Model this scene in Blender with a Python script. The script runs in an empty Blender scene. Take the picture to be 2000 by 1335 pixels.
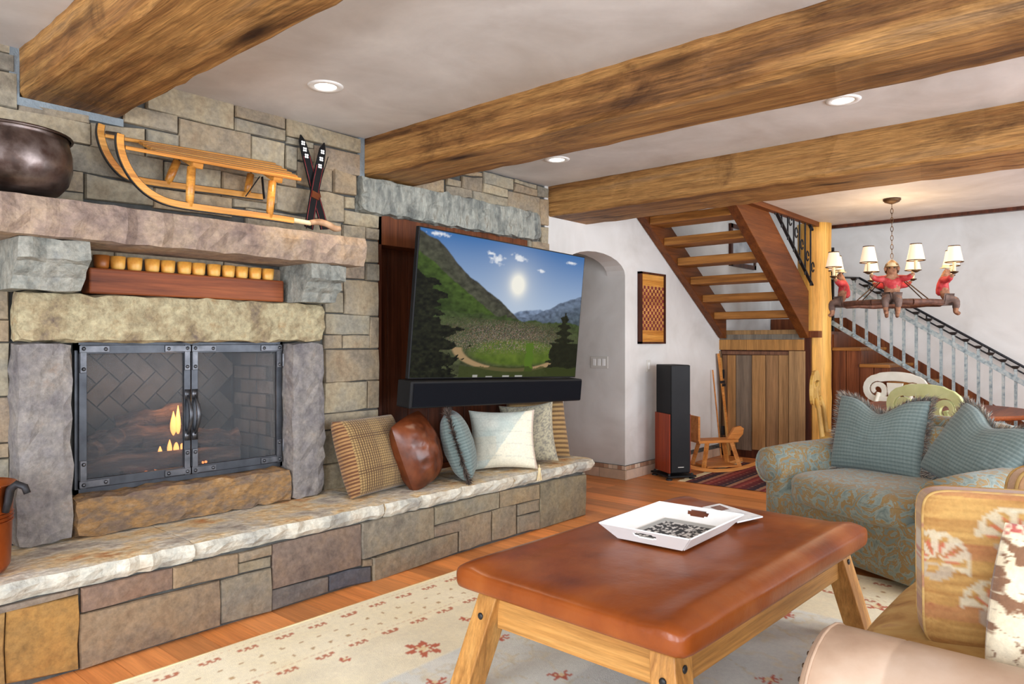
import bpy, bmesh, math, random
import numpy as np
from mathutils import Vector, Matrix, Euler
random.seed(7); rng = np.random.default_rng(7)
S = bpy.context.scene
COL = S.collection
R = math.radians

# ------------------------------------------------------------------ camera
CAM_H, FPX, CX, CY, ANG = 1.3, 1420.0, 1000.0, 668.0, R(41.2)
cd = bpy.data.cameras.new('camera'); cam = bpy.data.objects.new('camera', cd); COL.objects.link(cam)
cd.sensor_width = 36; cd.lens = FPX / 2000 * 36; cd.clip_start = .05; cd.shift_y = .00025
cam.location = (0, 0, CAM_H); cam.rotation_euler = (R(90), 0, ANG - R(90))
S.camera = cam
# ------------------------------------------------------------------ view, world, daylight
S.view_settings.view_transform = 'Standard'; S.view_settings.look = 'None'
S.view_settings.gamma = 1; S.view_settings.use_curve_mapping = False
S.view_settings.exposure = 0.2
W = bpy.data.worlds.new('world'); S.world = W; W.use_nodes = True
bg = W.node_tree.nodes['Background']; bg.inputs[0].default_value = (.75, .86, 1, 1); bg.inputs[1].default_value = 1.0

def area(name, loc, rot, sx, sy, power, col):
    l = bpy.data.lights.new(name, 'AREA'); l.shape = 'RECTANGLE'; l.size = sx; l.size_y = sy
    l.energy = power; l.color = col
    o = bpy.data.objects.new(name, l); COL.objects.link(o); o.location = loc; o.rotation_euler = rot
    return o
DAY = (.89, .95, 1.03)
# daylight standing in the window openings of the two walls behind the camera
for wx, wp in ((-.9, 42), (1.6, 66), (4.1, 125), (6.6, 110)):
    area('window_daylight', (wx, -2.72, 1.35), (R(90), 0, 0), 1.8, 1.9, wp, DAY)
for wy in (-1.2, 1.6):
    area('window_daylight', (-2.62, wy, 1.35), (R(90), 0, R(-90)), 1.8, 1.9, 140, DAY)
# area lamp added under the closed stairwell ceiling for daylight from upstairs
area('stairwell_daylight', (8.0, 2.6, 5.05), (0, 0, 0), 2.4, 1.6, 26, (.82, .93, 1.08))

# ------------------------------------------------------------------ pixels to places
FW = Vector((math.cos(ANG), math.sin(ANG), 0)); RT = Vector((math.sin(ANG), -math.cos(ANG), 0)); CP = Vector((0, 0, CAM_H))
def ray(u, v): return FW + RT * ((u - CX) / FPX) + Vector((0, 0, 1)) * ((CY - v) / FPX)
def on(u, v, ax, val):
    d = ray(u, v); return CP + d * ((val - CP[ax]) / d[ax])
def WY(u, v, y): return on(u, v, 1, y)
def WX(u, v, x): return on(u, v, 0, x)
def GZ(u, v, z): return on(u, v, 2, z)
D = 3.72          # stone / plaster wall plane
HC = 2.58         # ceiling

# ------------------------------------------------------------------ colour + materials
def lin(r, g, b):
    f = lambda c: c / 12.92 if c <= .04045 else ((c + .055) / 1.055) ** 2.4
    return (f(r / 255), f(g / 255), f(b / 255))
def c4(c): return (c[0], c[1], c[2], 1)
def surf(name, cols, sc=(1, 1, 1), noise=5, detail=6, dist=0, rough=.7, metal=0, bump=0, bscale=60, bsc=None,
         objcol=False, attr=False, spec=.5, coat=0, pos=None, knots=False, alpha=1, nrough=.55, sheen=0, fine=None, patch=None, dark=1):
    m = bpy.data.materials.new(name); m.use_nodes = True; nt = m.node_tree; N = nt.nodes; L = nt.links.new
    b = N['Principled BSDF']; b.inputs['Roughness'].default_value = rough; b.inputs['Metallic'].default_value = metal
    b.inputs['Specular IOR Level'].default_value = spec; b.inputs['Coat Weight'].default_value = coat
    b.inputs['Coat Roughness'].default_value = .25; b.inputs['Sheen Weight'].default_value = sheen
    b.inputs['Alpha'].default_value = alpha
    tc = N.new('ShaderNodeTexCoord'); mp = N.new('ShaderNodeMapping'); mp.inputs['Scale'].default_value = sc
    L(tc.outputs['Object'], mp.inputs['Vector'])
    vec = mp.outputs['Vector']
    oi = N.new('ShaderNodeObjectInfo')
    if objcol:
        off = N.new('ShaderNodeVectorMath'); off.operation = 'ADD'; cb = N.new('ShaderNodeCombineXYZ')
        mu = N.new('ShaderNodeMath'); mu.operation = 'MULTIPLY'; mu.inputs[1].default_value = 37.0
        L(oi.outputs['Random'], mu.inputs[0])
        for i in range(3): L(mu.outputs[0], cb.inputs[i])
        L(vec, off.inputs[0]); L(cb.outputs[0], off.inputs[1]); vec = off.outputs[0]
    nz = N.new('ShaderNodeTexNoise'); nz.inputs['Scale'].default_value = noise; nz.inputs['Detail'].default_value = detail
    nz.inputs['Roughness'].default_value = nrough; nz.inputs['Distortion'].default_value = dist
    L(vec, nz.inputs['Vector'])
    rp = N.new('ShaderNodeValToRGB'); e = rp.color_ramp.elements
    n = len(cols); cols = [tuple(v * dark for v in c) for c in cols]; pos = pos or ([.5] if n == 1 else [.3 + .4 * i / (n - 1) for i in range(n)])
    while len(e) < n: e.new(.5)
    for i in range(n): e[i].position = pos[i]; e[i].color = c4(cols[i])
    if n == 1: e[1].color = c4(cols[0])
    L(nz.outputs['Fac'], rp.inputs['Fac']); out = rp.outputs['Color']
    def mult(a, bb):
        mx = N.new('ShaderNodeMix'); mx.data_type = 'RGBA'; mx.blend_type = 'MULTIPLY'; mx.inputs['Factor'].default_value = 1
        L(a, mx.inputs['A']); L(bb, mx.inputs['B']); return mx.outputs['Result']
    def extra(scale, stops, scl, det, dst=0):
        nonlocal out
        n3 = N.new('ShaderNodeTexNoise'); n3.inputs['Scale'].default_value = scale; n3.inputs['Detail'].default_value = det; n3.inputs['Roughness'].default_value = .7; n3.inputs['Distortion'].default_value = dst
        m3 = N.new('ShaderNodeMapping'); m3.inputs['Scale'].default_value = scl
        L(tc.outputs['Object'], m3.inputs['Vector']); L(m3.outputs[0], n3.inputs['Vector'])
        r3 = N.new('ShaderNodeValToRGB'); q = r3.color_ramp.elements
        q[0].position, q[0].color = stops[0][0], c4(stops[0][1]); q[1].position, q[1].color = stops[1][0], c4(stops[1][1])
        L(n3.outputs['Fac'], r3.inputs['Fac']); out = mult(out, r3.outputs['Color'])
    if fine: extra(fine[0], ((.34, (fine[1],) * 3), (.66, (fine[2],) * 3)), fine[3] if len(fine) > 3 else sc, 6)
    if patch: extra(patch[0], ((patch[2], patch[1]), (patch[3], (1, 1, 1))), patch[4] if len(patch) > 4 else (1, 1, 1), 7, 1.0)
    if knots:
        vo = N.new('ShaderNodeTexVoronoi'); vo.inputs['Scale'].default_value = knots
        vm = N.new('ShaderNodeMapping'); vm.inputs['Scale'].default_value = tuple(s ** .5 for s in sc)
        L(tc.outputs['Object'], vm.inputs['Vector']); L(vm.outputs[0], vo.inputs['Vector'])
        kr = N.new('ShaderNodeValToRGB'); k = kr.color_ramp.elements
        k[0].position = .05; k[0].color = (.12, .08, .06, 1); k[1].position = .2; k[1].color = (1, 1, 1, 1)
        L(vo.outputs['Distance'], kr.inputs['Fac']); out = mult(out, kr.outputs['Color'])
    if objcol: out = mult(out, oi.outputs['Color'])
    if attr:
        at = N.new('ShaderNodeVertexColor'); at.layer_name = 'Col'; out = mult(out, at.outputs['Color'])
    L(out, b.inputs['Base Color'])
    if bump:
        n2 = N.new('ShaderNodeTexNoise'); n2.inputs['Scale'].default_value = bscale; n2.inputs['Detail'].default_value = 8
        m2 = N.new('ShaderNodeMapping'); m2.inputs['Scale'].default_value = bsc or sc
        L(tc.outputs['Object'], m2.inputs['Vector']); L(m2.outputs[0], n2.inputs['Vector'])
        bp = N.new('ShaderNodeBump'); bp.inputs['Strength'].default_value = 1 if bump >= .006 else .5; bp.inputs['Distance'].default_value = bump
        L(n2.outputs['Fac'], bp.inputs['Height']); L(bp.outputs[0], b.inputs['Normal'])
    return m
def emis(name, col, power, attr=False):
    m = bpy.data.materials.new(name); m.use_nodes = True; nt = m.node_tree; N = nt.nodes
    b = N['Principled BSDF']; b.inputs['Base Color'].default_value = c4(col)
    b.inputs['Emission Color'].default_value = c4(col); b.inputs['Emission Strength'].default_value = power
    if attr:
        at = N.new('ShaderNodeVertexColor'); at.layer_name = 'Col'
        nt.links.new(at.outputs['Color'], b.inputs['Emission Color']); b.inputs['Base Color'].default_value = (.001, .001, .001, 1)
        b.inputs['Roughness'].default_value = .5; b.inputs['Specular IOR Level'].default_value = .05
    return m
def wood(name, c, axis='y', k=1.0, rough=.55, objcol=False, knots=False, bump=.002, coat=0, f=1.0, patch=None, fine=(9, .68, 1.12)):
    s = {'x': (.45, 11, 11), 'y': (11, .45, 11), 'z': (11, 11, .45)}[axis]
    s = tuple(v * f for v in s)
    return surf(name, c, sc=s, noise=1.6 * k, detail=9, dist=.35, rough=rough, objcol=objcol, knots=knots, bump=bump, bscale=6, coat=coat, nrough=.62, patch=patch, fine=fine, spec=.25)
W1 = (1, 1, 1)
M = {}
M['stone'] = surf('stone', [(.62, .60, .60), (.95, .93, .9), (1.12, 1.05, .92), (.95, .80, .66)], noise=5.5, detail=9, rough=.85, bump=.010, bscale=16, objcol=True, pos=[.3, .44, .56, .72], nrough=.65, fine=(38, .72, 1.16))
M['mantel_stone'] = surf('mantel_stone', dark=.74, cols= [lin(116, 98, 94), lin(156, 134, 120), lin(182, 158, 134), lin(176, 142, 104)], noise=5, detail=10, rough=.85, bump=.02, bscale=16, pos=[.28, .42, .56, .72], nrough=.68, fine=(38, .72, 1.16))
M['gold_stone'] = surf('gold_stone', dark=.78, cols= [lin(108, 92, 84), lin(160, 142, 108), lin(190, 178, 142), lin(164, 130, 86)], noise=8, detail=10, rough=.85, bump=.016, bscale=22, pos=[.28, .42, .56, .72], nrough=.68, fine=(38, .72, 1.16))
M['sill_stone'] = surf('sill_stone', dark=.68, cols= [lin(112, 92, 90), lin(142, 118, 94), lin(176, 134, 82), lin(178, 156, 130)], sc=(1, 1, 2.0), noise=6.5, detail=10, rough=.85, bump=.018, bscale=16, pos=[.28, .44, .56, .72], nrough=.68, fine=(38, .72, 1.16))
M['blue_stone'] = surf('blue_stone', dark=.8, cols= [lin(104, 104, 98), lin(138, 140, 132), lin(164, 162, 150), lin(130, 132, 128)], noise=7, detail=10, rough=.85, bump=.02, bscale=18, nrough=.68, fine=(38, .72, 1.16))
M['lintel_stone'] = surf('lintel_stone', dark=.85, cols= [lin(96, 98, 96), lin(134, 136, 128), lin(174, 174, 162), lin(128, 118, 102)], sc=(1, 1, .35), noise=14, detail=10, rough=.85, bump=.018, bscale=22, nrough=.68, fine=(38, .72, 1.16))
M['pillar_stone'] = surf('pillar_stone', dark=.74, cols= [lin(104, 98, 102), lin(136, 130, 128), lin(156, 148, 140), lin(158, 130, 108)], noise=6, detail=10, rough=.85, bump=.014, bscale=20, pos=[.28, .44, .58, .74], nrough=.68, fine=(38, .72, 1.16))
M['slab_top'] = surf('slab_top', dark=.82, cols= [lin(150, 140, 136), lin(214, 206, 190), lin(226, 200, 156), lin(190, 122, 62)], sc=(1, 1.2, 3), noise=4.2, detail=10, rough=.8, bump=.014, bscale=18, pos=[.3, .45, .56, .68], nrough=.66, fine=(38, .72, 1.16))
M['slab_front'] = surf('slab_front', dark=1.22, cols= [lin(118, 116, 112), lin(164, 162, 152), lin(190, 186, 172), lin(170, 160, 142)], noise=6, detail=10, rough=.85, bump=.018, bscale=18, fine=(38, .8, 1.12))
M['mortar'] = surf('mortar', [lin(62, 62, 60), lin(92, 92, 88)], noise=12, rough=.95, bump=.006, bscale=60)
M['plaster'] = surf('plaster', [lin(200, 196, 190), lin(212, 209, 204), lin(221, 219, 215)], noise=2.2, detail=7, rough=.75, bump=.002, bscale=7, dist=.6)
M['ceiling'] = surf('ceiling', [lin(196, 190, 184), lin(208, 204, 200), lin(220, 217, 213)], noise=1.5, detail=8, rough=.6, bump=.004, bscale=4, dist=1.2, fine=(2.2, .93, 1.06))
M['beam'] = wood('beam', [lin(82, 53, 30), lin(138, 95, 52), lin(178, 132, 76), lin(150, 116, 80)], 'y', k=.55, knots=1.3, bump=.006, rough=.6, fine=(13, .5, 1.2), patch=(1.6, (.30, .25, .22), .34, .50, (1.6, .5, 1.6)))
M['stairwood'] = wood('stairwood', [lin(78, 40, 14), lin(108, 58, 22), lin(126, 72, 30)], 'x', rough=.5)
M['treadwood'] = wood('treadwood', [lin(104, 62, 24), lin(158, 104, 48), lin(184, 128, 64)], 'y', rough=.45)
M['barn'] = wood('barn', [(.7, .65, .62), (1.2, 1.15, 1.1), (1.5, 1.4, 1.25)], 'z', k=.8, objcol=True, rough=.75, bump=.003)
M['log'] = wood('log', [lin(196, 134, 56), lin(232, 176, 88), lin(244, 198, 116)], 'z', k=.5, rough=.5, knots=.9, f=.6)
M['floor'] = wood('floor', [(.78, .72, .68), (1, 1, 1), (1.15, 1.12, 1.08)], 'y', k=.8, objcol=True, rough=.36, bump=.001, fine=(9, .84, 1.1))
M['floorbase'] = surf('floorbase', [lin(120, 66, 32), lin(150, 88, 46)], rough=.5)
M['darkpanel'] = wood('darkpanel', [lin(40, 18, 10), lin(74, 36, 20), lin(96, 50, 28)], 'z', rough=.4)
M['redpanel'] = wood('redpanel', [lin(78, 38, 18), lin(110, 58, 28), lin(132, 74, 40)], 'z', rough=.45, objcol=False)
M['pine'] = wood('pine', [lin(150, 98, 46), lin(192, 138, 74), lin(212, 162, 96)], 'x', k=.7, rough=.45)
M['pinez'] = wood('pinez', [lin(150, 98, 46), lin(192, 138, 74), lin(212, 162, 96)], 'z', k=.7, rough=.45)
M['honey'] = wood('honey', [lin(168, 98, 34), lin(206, 140, 60), lin(226, 166, 84)], 'x', k=.9, rough=.35, coat=.3)
M['mahog'] = wood('mahog', [lin(86, 40, 18), lin(132, 68, 34), lin(150, 84, 44)], 'x', rough=.5)
M['black'] = surf('black', [(.005, .005, .006), (.009, .009, .01)], rough=.55, spec=.25)
M['blackmetal'] = surf('blackmetal', [(.02, .02, .021), (.05, .05, .05)], rough=.45, metal=.6)
M['steel'] = surf('steel', [(.035, .038, .045), (.07, .075, .085)], noise=14, rough=.4, metal=.7)
M['pewter'] = surf('pewter', [(.06, .063, .07), (.13, .13, .14)], noise=20, rough=.38, metal=.85)
M['galv'] = surf('galv', [lin(98, 112, 118), lin(146, 158, 160), lin(176, 178, 174)], noise=26, rough=.5, metal=.35)
M['copper'] = surf('copper', [lin(150, 74, 32), lin(196, 106, 52)], noise=6, rough=.28, metal=.95, bump=.002, bscale=14)
M['oldcopper'] = surf('oldcopper', [lin(34, 30, 30), lin(74, 60, 54), lin(120, 108, 104), lin(74, 52, 44)], noise=6, detail=8, rough=.32, metal=.85, bump=.004, bscale=9)
M['leather'] = surf('leather', dark=.84, cols= [lin(112, 50, 16), lin(144, 70, 24), lin(156, 80, 30), lin(174, 98, 44)], noise=3.2, detail=10, rough=.31, bump=.007, bscale=5, coat=.0, dist=.2, spec=.36, pos=[.3, .45, .56, .72])
M['leatherp'] = surf('leatherp', [lin(58, 26, 12), lin(96, 46, 22), lin(120, 64, 36)], noise=8, detail=8, rough=.32, bump=.005, bscale=9)
M['tanleather'] = surf('tanleather', [lin(158, 128, 104), lin(186, 158, 134), lin(206, 184, 164)], noise=3, detail=8, rough=.42, bump=.001, bscale=40)
M['damask'] = surf('damask', [lin(96, 110, 106), lin(132, 144, 136), lin(134, 108, 64), lin(142, 116, 70), lin(112, 126, 122)], noise=10, detail=5, dist=2.2, rough=.7, pos=[.3, .46, .49, .555, .585], bump=.003, bscale=40, sheen=.2)
M['paint'] = surf('paint', [W1], attr=True, rough=.85)
M['cloth'] = surf('cloth', [(.86, .86, .86), (1.05, 1.05, 1.05)], attr=True, rough=.92, noise=90, bump=.003, bscale=160, sheen=.2)
M['rug'] = surf('rug', [(1, 1, 1), (1.12, 1.12, 1.1)], attr=True, rough=.97, noise=60, bump=.004, bscale=240)
M['screen'] = emis('screen', (1, 1, 1), .75, attr=True)
M['white'] = surf('white', [lin(232, 232, 228), lin(244, 244, 242)], rough=.45)
M['plate'] = surf('plate', [lin(206, 202, 194)], rough=.4)
M['lampwhite'] = emis('lampwhite', (1, .93, .82), 6)
M['shade'] = emis('shade', (1, .78, .54), .42)
M['bulb'] = emis('bulb', (1, .78, .5), 3)
M['candlewax'] = surf('candlewax', [lin(232, 214, 170)], rough=.5)
M['amber'] = surf('amber', [lin(196, 120, 40), lin(226, 166, 74), lin(234, 190, 110)], noise=14, rough=.45)
M['redjacket'] = surf('redjacket', [lin(136, 26, 30), lin(178, 44, 48), lin(196, 90, 88)], noise=22, rough=.7)
M['fur'] = surf('fur', [lin(92, 58, 40), lin(150, 104, 76), lin(176, 134, 104)], noise=24, rough=.85)
M['bronze'] = surf('bronze', [lin(52, 36, 24), lin(104, 78, 50)], noise=24, rough=.45, metal=.6)
M['barklog'] = surf('barklog', [lin(22, 16, 14), lin(62, 44, 34), lin(112, 84, 66)], sc=(1, 5, 5), noise=5, detail=9, rough=.95, bump=.02, bscale=10)
M['firebrick'] = surf('firebrick', [(.6, .6, .6), (1, 1, 1), (1.1, 1.05, 1)], noise=8, objcol=True, rough=.9, bump=.006, bscale=30)
M['soot'] = surf('soot', [lin(40, 38, 36), lin(66, 62, 58)], rough=.95)
M['flame'] = emis('flame', (1, .38, .10), 1.6)
M['fillet'] = surf('fillet', [lin(112, 122, 128), lin(138, 146, 150)], noise=12, rough=.95, bump=.006)
M['ember'] = emis('ember', (1, .25, .06), 1.6)
M['mesh'] = surf('mesh', [lin(60, 66, 74), lin(96, 104, 112)], noise=400, rough=.6, metal=.3, alpha=.22, dark=.4)
M['glass'] = surf('glass', [(.5, .55, .6)], rough=.08, alpha=.04, spec=.3)
M['tile'] = surf('tile', [(.85, .85, .85), (1.08, 1.05, 1)], noise=14, objcol=True, rough=.6)
M['chairw'] = surf('chairw', [lin(222, 222, 208), lin(236, 236, 226)], noise=9, rough=.5)
M['chairg'] = surf('chairg', [lin(196, 202, 140), lin(216, 220, 164)], noise=9, rough=.5)
M['chairy'] = surf('chairy', [lin(182, 140, 66), lin(214, 176, 96)], noise=9, rough=.5)
M['chairr'] = surf('chairr', [lin(96, 26, 28), lin(126, 40, 40)], noise=9, rough=.5)
M['iron'] = surf('iron', [(.012, .012, .014), (.03, .03, .034)], noise=20, rough=.55, metal=.5)
M['horn'] = surf('horn', [lin(128, 92, 66), lin(176, 138, 104), lin(200, 164, 130)], noise=12, rough=.6)
M['cream'] = surf('cream', [lin(226, 204, 156), lin(240, 222, 180)], noise=20, rough=.8)

# ------------------------------------------------------------------ mesh builder
class MB:
    def __init__(s): s.v = []; s.f = []; s.c = []
    def add(s, vs, fs):
        o = len(s.v); s.v += [tuple(v) for v in vs]; s.f += [tuple(i + o for i in f) for f in fs]; return s
    def box(s, c, d, rot=None):
        x, y, z = d[0] / 2, d[1] / 2, d[2] / 2
        vs = [Vector((a, b, e)) for a in (-x, x) for b in (-y, y) for e in (-z, z)]
        if rot is not None:
            m = rot.to_matrix() if isinstance(rot, Euler) else rot; vs = [m @ v for v in vs]
        c = Vector(c); return s.add([v + c for v in vs], [(0, 1, 3, 2), (4, 6, 7, 5), (0, 4, 5, 1), (2, 3, 7, 6), (0, 2, 6, 4), (1, 5, 7, 3)])
    def b2(s, a, b): return s.box([(i + j) / 2 for i, j in zip(a, b)], [abs(j - i) for i, j in zip(a, b)])
    def bar(s, a, b, w, h, up=(0, 0, 1)):
        a = Vector(a); b = Vector(b); d = (b - a); L = d.length; d.normalize(); u = Vector(up); r = d.cross(u)
        if r.length < 1e-4: r = d.cross(Vector((1, 0, 0)))
        r.normalize(); u = r.cross(d)
        vs = [p + r * (x * w / 2) + u * (z * h / 2) for p in (a, b) for x, z in ((-1, -1), (1, -1), (1, 1), (-1, 1))]
        return s.add(vs, [(0, 1, 2, 3), (7, 6, 5, 4), (0, 4, 5, 1), (1, 5, 6, 2), (2, 6, 7, 3), (3, 7, 4, 0)])
    def tube(s, pts, rad, n=10, cap=True, flat=1.0, up=None):
        pts = [Vector(p) for p in pts]; k = len(pts)
        if not hasattr(rad, '__len__'): rad = [rad] * k
        vs = []; prev = None
        for i, p in enumerate(pts):
            d = (pts[min(i + 1, k - 1)] - pts[max(i - 1, 0)]).normalized()
            if up is not None: a = Vector(up) - d * d.dot(Vector(up))
            elif prev is not None: a = prev - d * d.dot(prev)
            else:
                a = Vector((0, 0, 1)) if abs(d.z) < .9 else Vector((1, 0, 0)); a = a - d * d.dot(a)
            a.normalize(); prev = a; b = d.cross(a)
            for j in range(n):
                t = 2 * math.pi * (j + .5) / n; vs.append(p + (a * math.cos(t) * flat + b * math.sin(t)) * rad[i])
        fs = [(i * n + j, i * n + (j + 1) % n, (i + 1) * n + (j + 1) % n, (i + 1) * n + j) for i in range(k - 1) for j in range(n)]
        if cap: fs += [tuple(range(n - 1, -1, -1)), tuple((k - 1) * n + j for j in range(n))]
        return s.add(vs, fs)
    def lathe(s, prof, c=(0, 0, 0), n=24, cap=True):
        vs = [(c[0] + r * math.cos(2 * math.pi * j / n), c[1] + r * math.sin(2 * math.pi * j / n), c[2] + z) for r, z in prof for j in range(n)]
        k = len(prof); fs = [(i * n + j, i * n + (j + 1) % n, (i + 1) * n + (j + 1) % n, (i + 1) * n + j) for i in range(k - 1) for j in range(n)]
        if cap: fs += [tuple(range(n - 1, -1, -1)), tuple((k - 1) * n + j for j in range(n))]
        return s.add(vs, fs)
    def ell(s, c, r, n=12, m=8, rot=None):
        vs = []; c = Vector(c)
        for i in range(m + 1):
            a = math.pi * i / m
            for j in range(n):
                b = 2 * math.pi * j / n
                v = Vector((r[0] * math.sin(a) * math.cos(b), r[1] * math.sin(a) * math.sin(b), r[2] * math.cos(a)))
                vs.append(c + (rot @ v if rot is not None else v))
        return s.add(vs, [(i * n + j, i * n + (j + 1) % n, (i + 1) * n + (j + 1) % n, (i + 1) * n + j)[::-1] for i in range(m) for j in range(n)])
    def prism(s, poly, ext):
        n = len(poly); poly = [Vector(p) for p in poly]; e = Vector(ext)
        return s.add(poly + [p + e for p in poly], [tuple(range(n))[::-1], tuple(range(n, 2 * n))] + [(i, (i + 1) % n, n + (i + 1) % n, n + i) for i in range(n)])
    def ribbon(s, pts, w, th, nrm):
        """flat board following a planar path; w may be a list"""
        pts = [Vector(p) for p in pts]; k = len(pts); nr = Vector(nrm).normalized()
        if not hasattr(w, '__len__'): w = [w] * k
        vs = []
        for i, p in enumerate(pts):
            d = (pts[min(i + 1, k - 1)] - pts[max(i - 1, 0)]).normalized(); a = nr.cross(d)
            for x, y in ((-1, -1), (1, -1), (1, 1), (-1, 1)): vs.append(p + a * (x * w[i] / 2) + nr * (y * th / 2))
        fs = [(i * 4 + j, i * 4 + (j + 1) % 4, i * 4 + 4 + (j + 1) % 4, i * 4 + 4 + j) for i in range(k - 1) for j in range(4)] + [(3, 2, 1, 0), tuple(k * 4 - 4 + j for j in range(4))]
        return s.add(vs, fs)
    def puff(s, c, h, e=6, n=12, rot=None, exy=None):
        """super-ellipsoid with half sizes h"""
        c = Vector(c)
        for ax in range(3):
            for sg in (-1, 1):
                vs = []
                for i in range(n + 1):
                    for j in range(n + 1):
                        p = [0, 0, 0]; p[ax] = sg; p[(ax + 1) % 3] = -1 + 2 * i / n; p[(ax + 2) % 3] = -1 + 2 * j / n
                        q = sum(abs(t) ** e for t in p) ** (1 / e) if exy is None else ((abs(p[0]) ** exy + abs(p[1]) ** exy) ** (e / exy) + abs(p[2]) ** e) ** (1 / e); v = Vector([t / q * hh for t, hh in zip(p, h)])
                        vs.append(c + (rot @ v if rot is not None else v))
                fs = [(i * (n + 1) + j, (i + 1) * (n + 1) + j, (i + 1) * (n + 1) + j + 1, i * (n + 1) + j + 1) for i in range(n) for j in range(n)]
                s.add(vs, fs if sg > 0 else [f[::-1] for f in fs])
        return s
    def build(s, name, mat, parent=None, bev=0, seg=2, smooth=False, col=None, merge=False, auto=None):
        me = bpy.data.meshes.new(name); me.from_pydata(s.v, [], s.f)
        if merge or True:
            bm = bmesh.new(); bm.from_mesh(me)
            if merge: bmesh.ops.remove_doubles(bm, verts=bm.verts, dist=1e-5)
            bmesh.ops.recalc_face_normals(bm, faces=bm.faces); bm.to_mesh(me); bm.free()
        o = bpy.data.objects.new(name, me); COL.objects.link(o); me.materials.append(mat if not isinstance(mat, str) else M[mat])
        if parent is not None: o.parent = parent
        if col is not None: o.color = (col[0], col[1], col[2], 1)
        if bev:
            md = o.modifiers.new('bevel', 'BEVEL'); md.width = bev; md.segments = seg; md.limit_method = 'ANGLE'; md.angle_limit = R(40)
        if smooth:
            for p in me.polygons: p.use_smooth = True
        if auto:
            for p in me.polygons: p.use_smooth = True
            if hasattr(me, 'set_sharp_from_angle'): me.set_sharp_from_angle(angle=R(auto))
        return o
def tag(o, label, cat, group=None):
    o['label'] = label; o['category'] = cat
    if group: o['group'] = group
    return o
def thing(name, label, cat, loc=(0, 0, 0), rot=(0, 0, 0), group=None):
    o = bpy.data.objects.new(name, None); COL.objects.link(o); o.location = loc; o.rotation_euler = rot; o.empty_display_size = .1
    return tag(o, label, cat, group)
def struct(o, label=None):
    o['kind'] = 'structure'
    if label: o['label'] = label
    return o
def setcol(o, cols):
    me = o.data; a = me.color_attributes.new('Col', 'FLOAT_COLOR', 'POINT')
    cols = np.concatenate([np.asarray(cols, float).reshape(-1, 3), np.ones((len(me.vertices), 1))], 1)
    a.data.foreach_set('color', cols.ravel())
def hidden_copy(o, parent=None):
    c = o.copy(); COL.objects.link(c); c.parent = parent; return c
_vn = {}
def vnoise(x, y, seed=0):
    """smooth value noise on arrays"""
    if seed not in _vn: _vn[seed] = np.random.default_rng(seed + 100).random((64, 64))
    T = _vn[seed]; xi = np.floor(x).astype(int); yi = np.floor(y).astype(int); fx = x - xi; fy = y - yi
    fx = fx * fx * (3 - 2 * fx); fy = fy * fy * (3 - 2 * fy)
    g = lambda a, b: T[a % 64, b % 64]
    return (g(xi, yi) * (1 - fx) + g(xi + 1, yi) * fx) * (1 - fy) + (g(xi, yi + 1) * (1 - fx) + g(xi + 1, yi + 1) * fx) * fy
def fbm(x, y, seed=0, o=4):
    t = 0; a = .5
    for k in range(o): t = t + a * vnoise(x * 2 ** k, y * 2 ** k, seed + k); a /= 2
    return t / (1 - .5 ** o)
def A(*c): return np.array(lin(*c))
def mixc(a, b, t): t = np.clip(t, 0, 1)[..., None]; return a * (1 - t) + b * t
# ================================================================== the setting
def plane_box(name, a, b, mat, parent=None, **k): return MB().b2(a, b).build(name, mat, parent, **k)
# floor: base and planks running away from the fireplace wall
floor = struct(plane_box('floor', (-2.8, -2.9, -.12), (9.6, 5.6, -.004), 'floorbase'))
PW = .178; x = -.35; i = 0
def plank(x0, x1, y0, y1):
    k = random.uniform(.85, 1.4); h = random.uniform(-.1, .1)
    c = [v * k for v in lin(208 + 60 * h, 134, 76 - 40 * h)]
    MB().b2((x0 + .001, y0 + .001, -.004), (x1 - .001, y1 - .001, random.uniform(.0005, .0015))).build('plank', 'floor', floor, col=c)
while x < 8.3:
    w = PW * random.choice((.8, 1, 1, 1.15)); lo = 2.55 if x < 4.0 else -.5; hi = 3.72 if not 4.75 < x < 5.8 else 5.2
    y = lo - random.random() * .6
    while y < hi:
        L = random.uniform(.9, 2.1); y1 = min(y + L, hi)
        if y1 - y > .1: plank(x, x + w, y, y1)
        y = y1
    x += w
# plaster wall in line with the stone, pierced by the arched passage
poly = [(4.66, 0), (4.91, 0), (4.91, 1.93)]
for k in range(1, 12):
    t = math.pi * k / 12; poly.append((5.39 - .48 * math.cos(t), 1.93 + .18 * math.sin(t)))
poly += [(5.87, 1.93), (5.87, 0), (9.6, 0), (9.6, 5.2), (4.66, 5.2)]
wb = struct(MB().prism([(a, D, b) for a, b in poly], (0, .2, 0)).build('wall_back', 'plaster'))
# hallway behind the arch
wh = struct(MB().b2((5.87, D + .2, 0), (5.97, 5.3, 2.6)).b2((4.0, D + .2, 0), (4.1, 5.3, 2.6)).b2((4.0, 5.3, 0), (5.97, 5.4, 2.6)).build('wall_hallway', 'plaster'))
struct(plane_box('ceiling_hallway', (4.0, D + .2, 2.45), (5.97, 5.4, 2.55), 'plaster'))
# far wall of the stairwell
wf = struct(plane_box('wall_far', (9.4, -2.8, 0), (9.6, D + .2, 5.2), 'plaster'))
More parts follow.
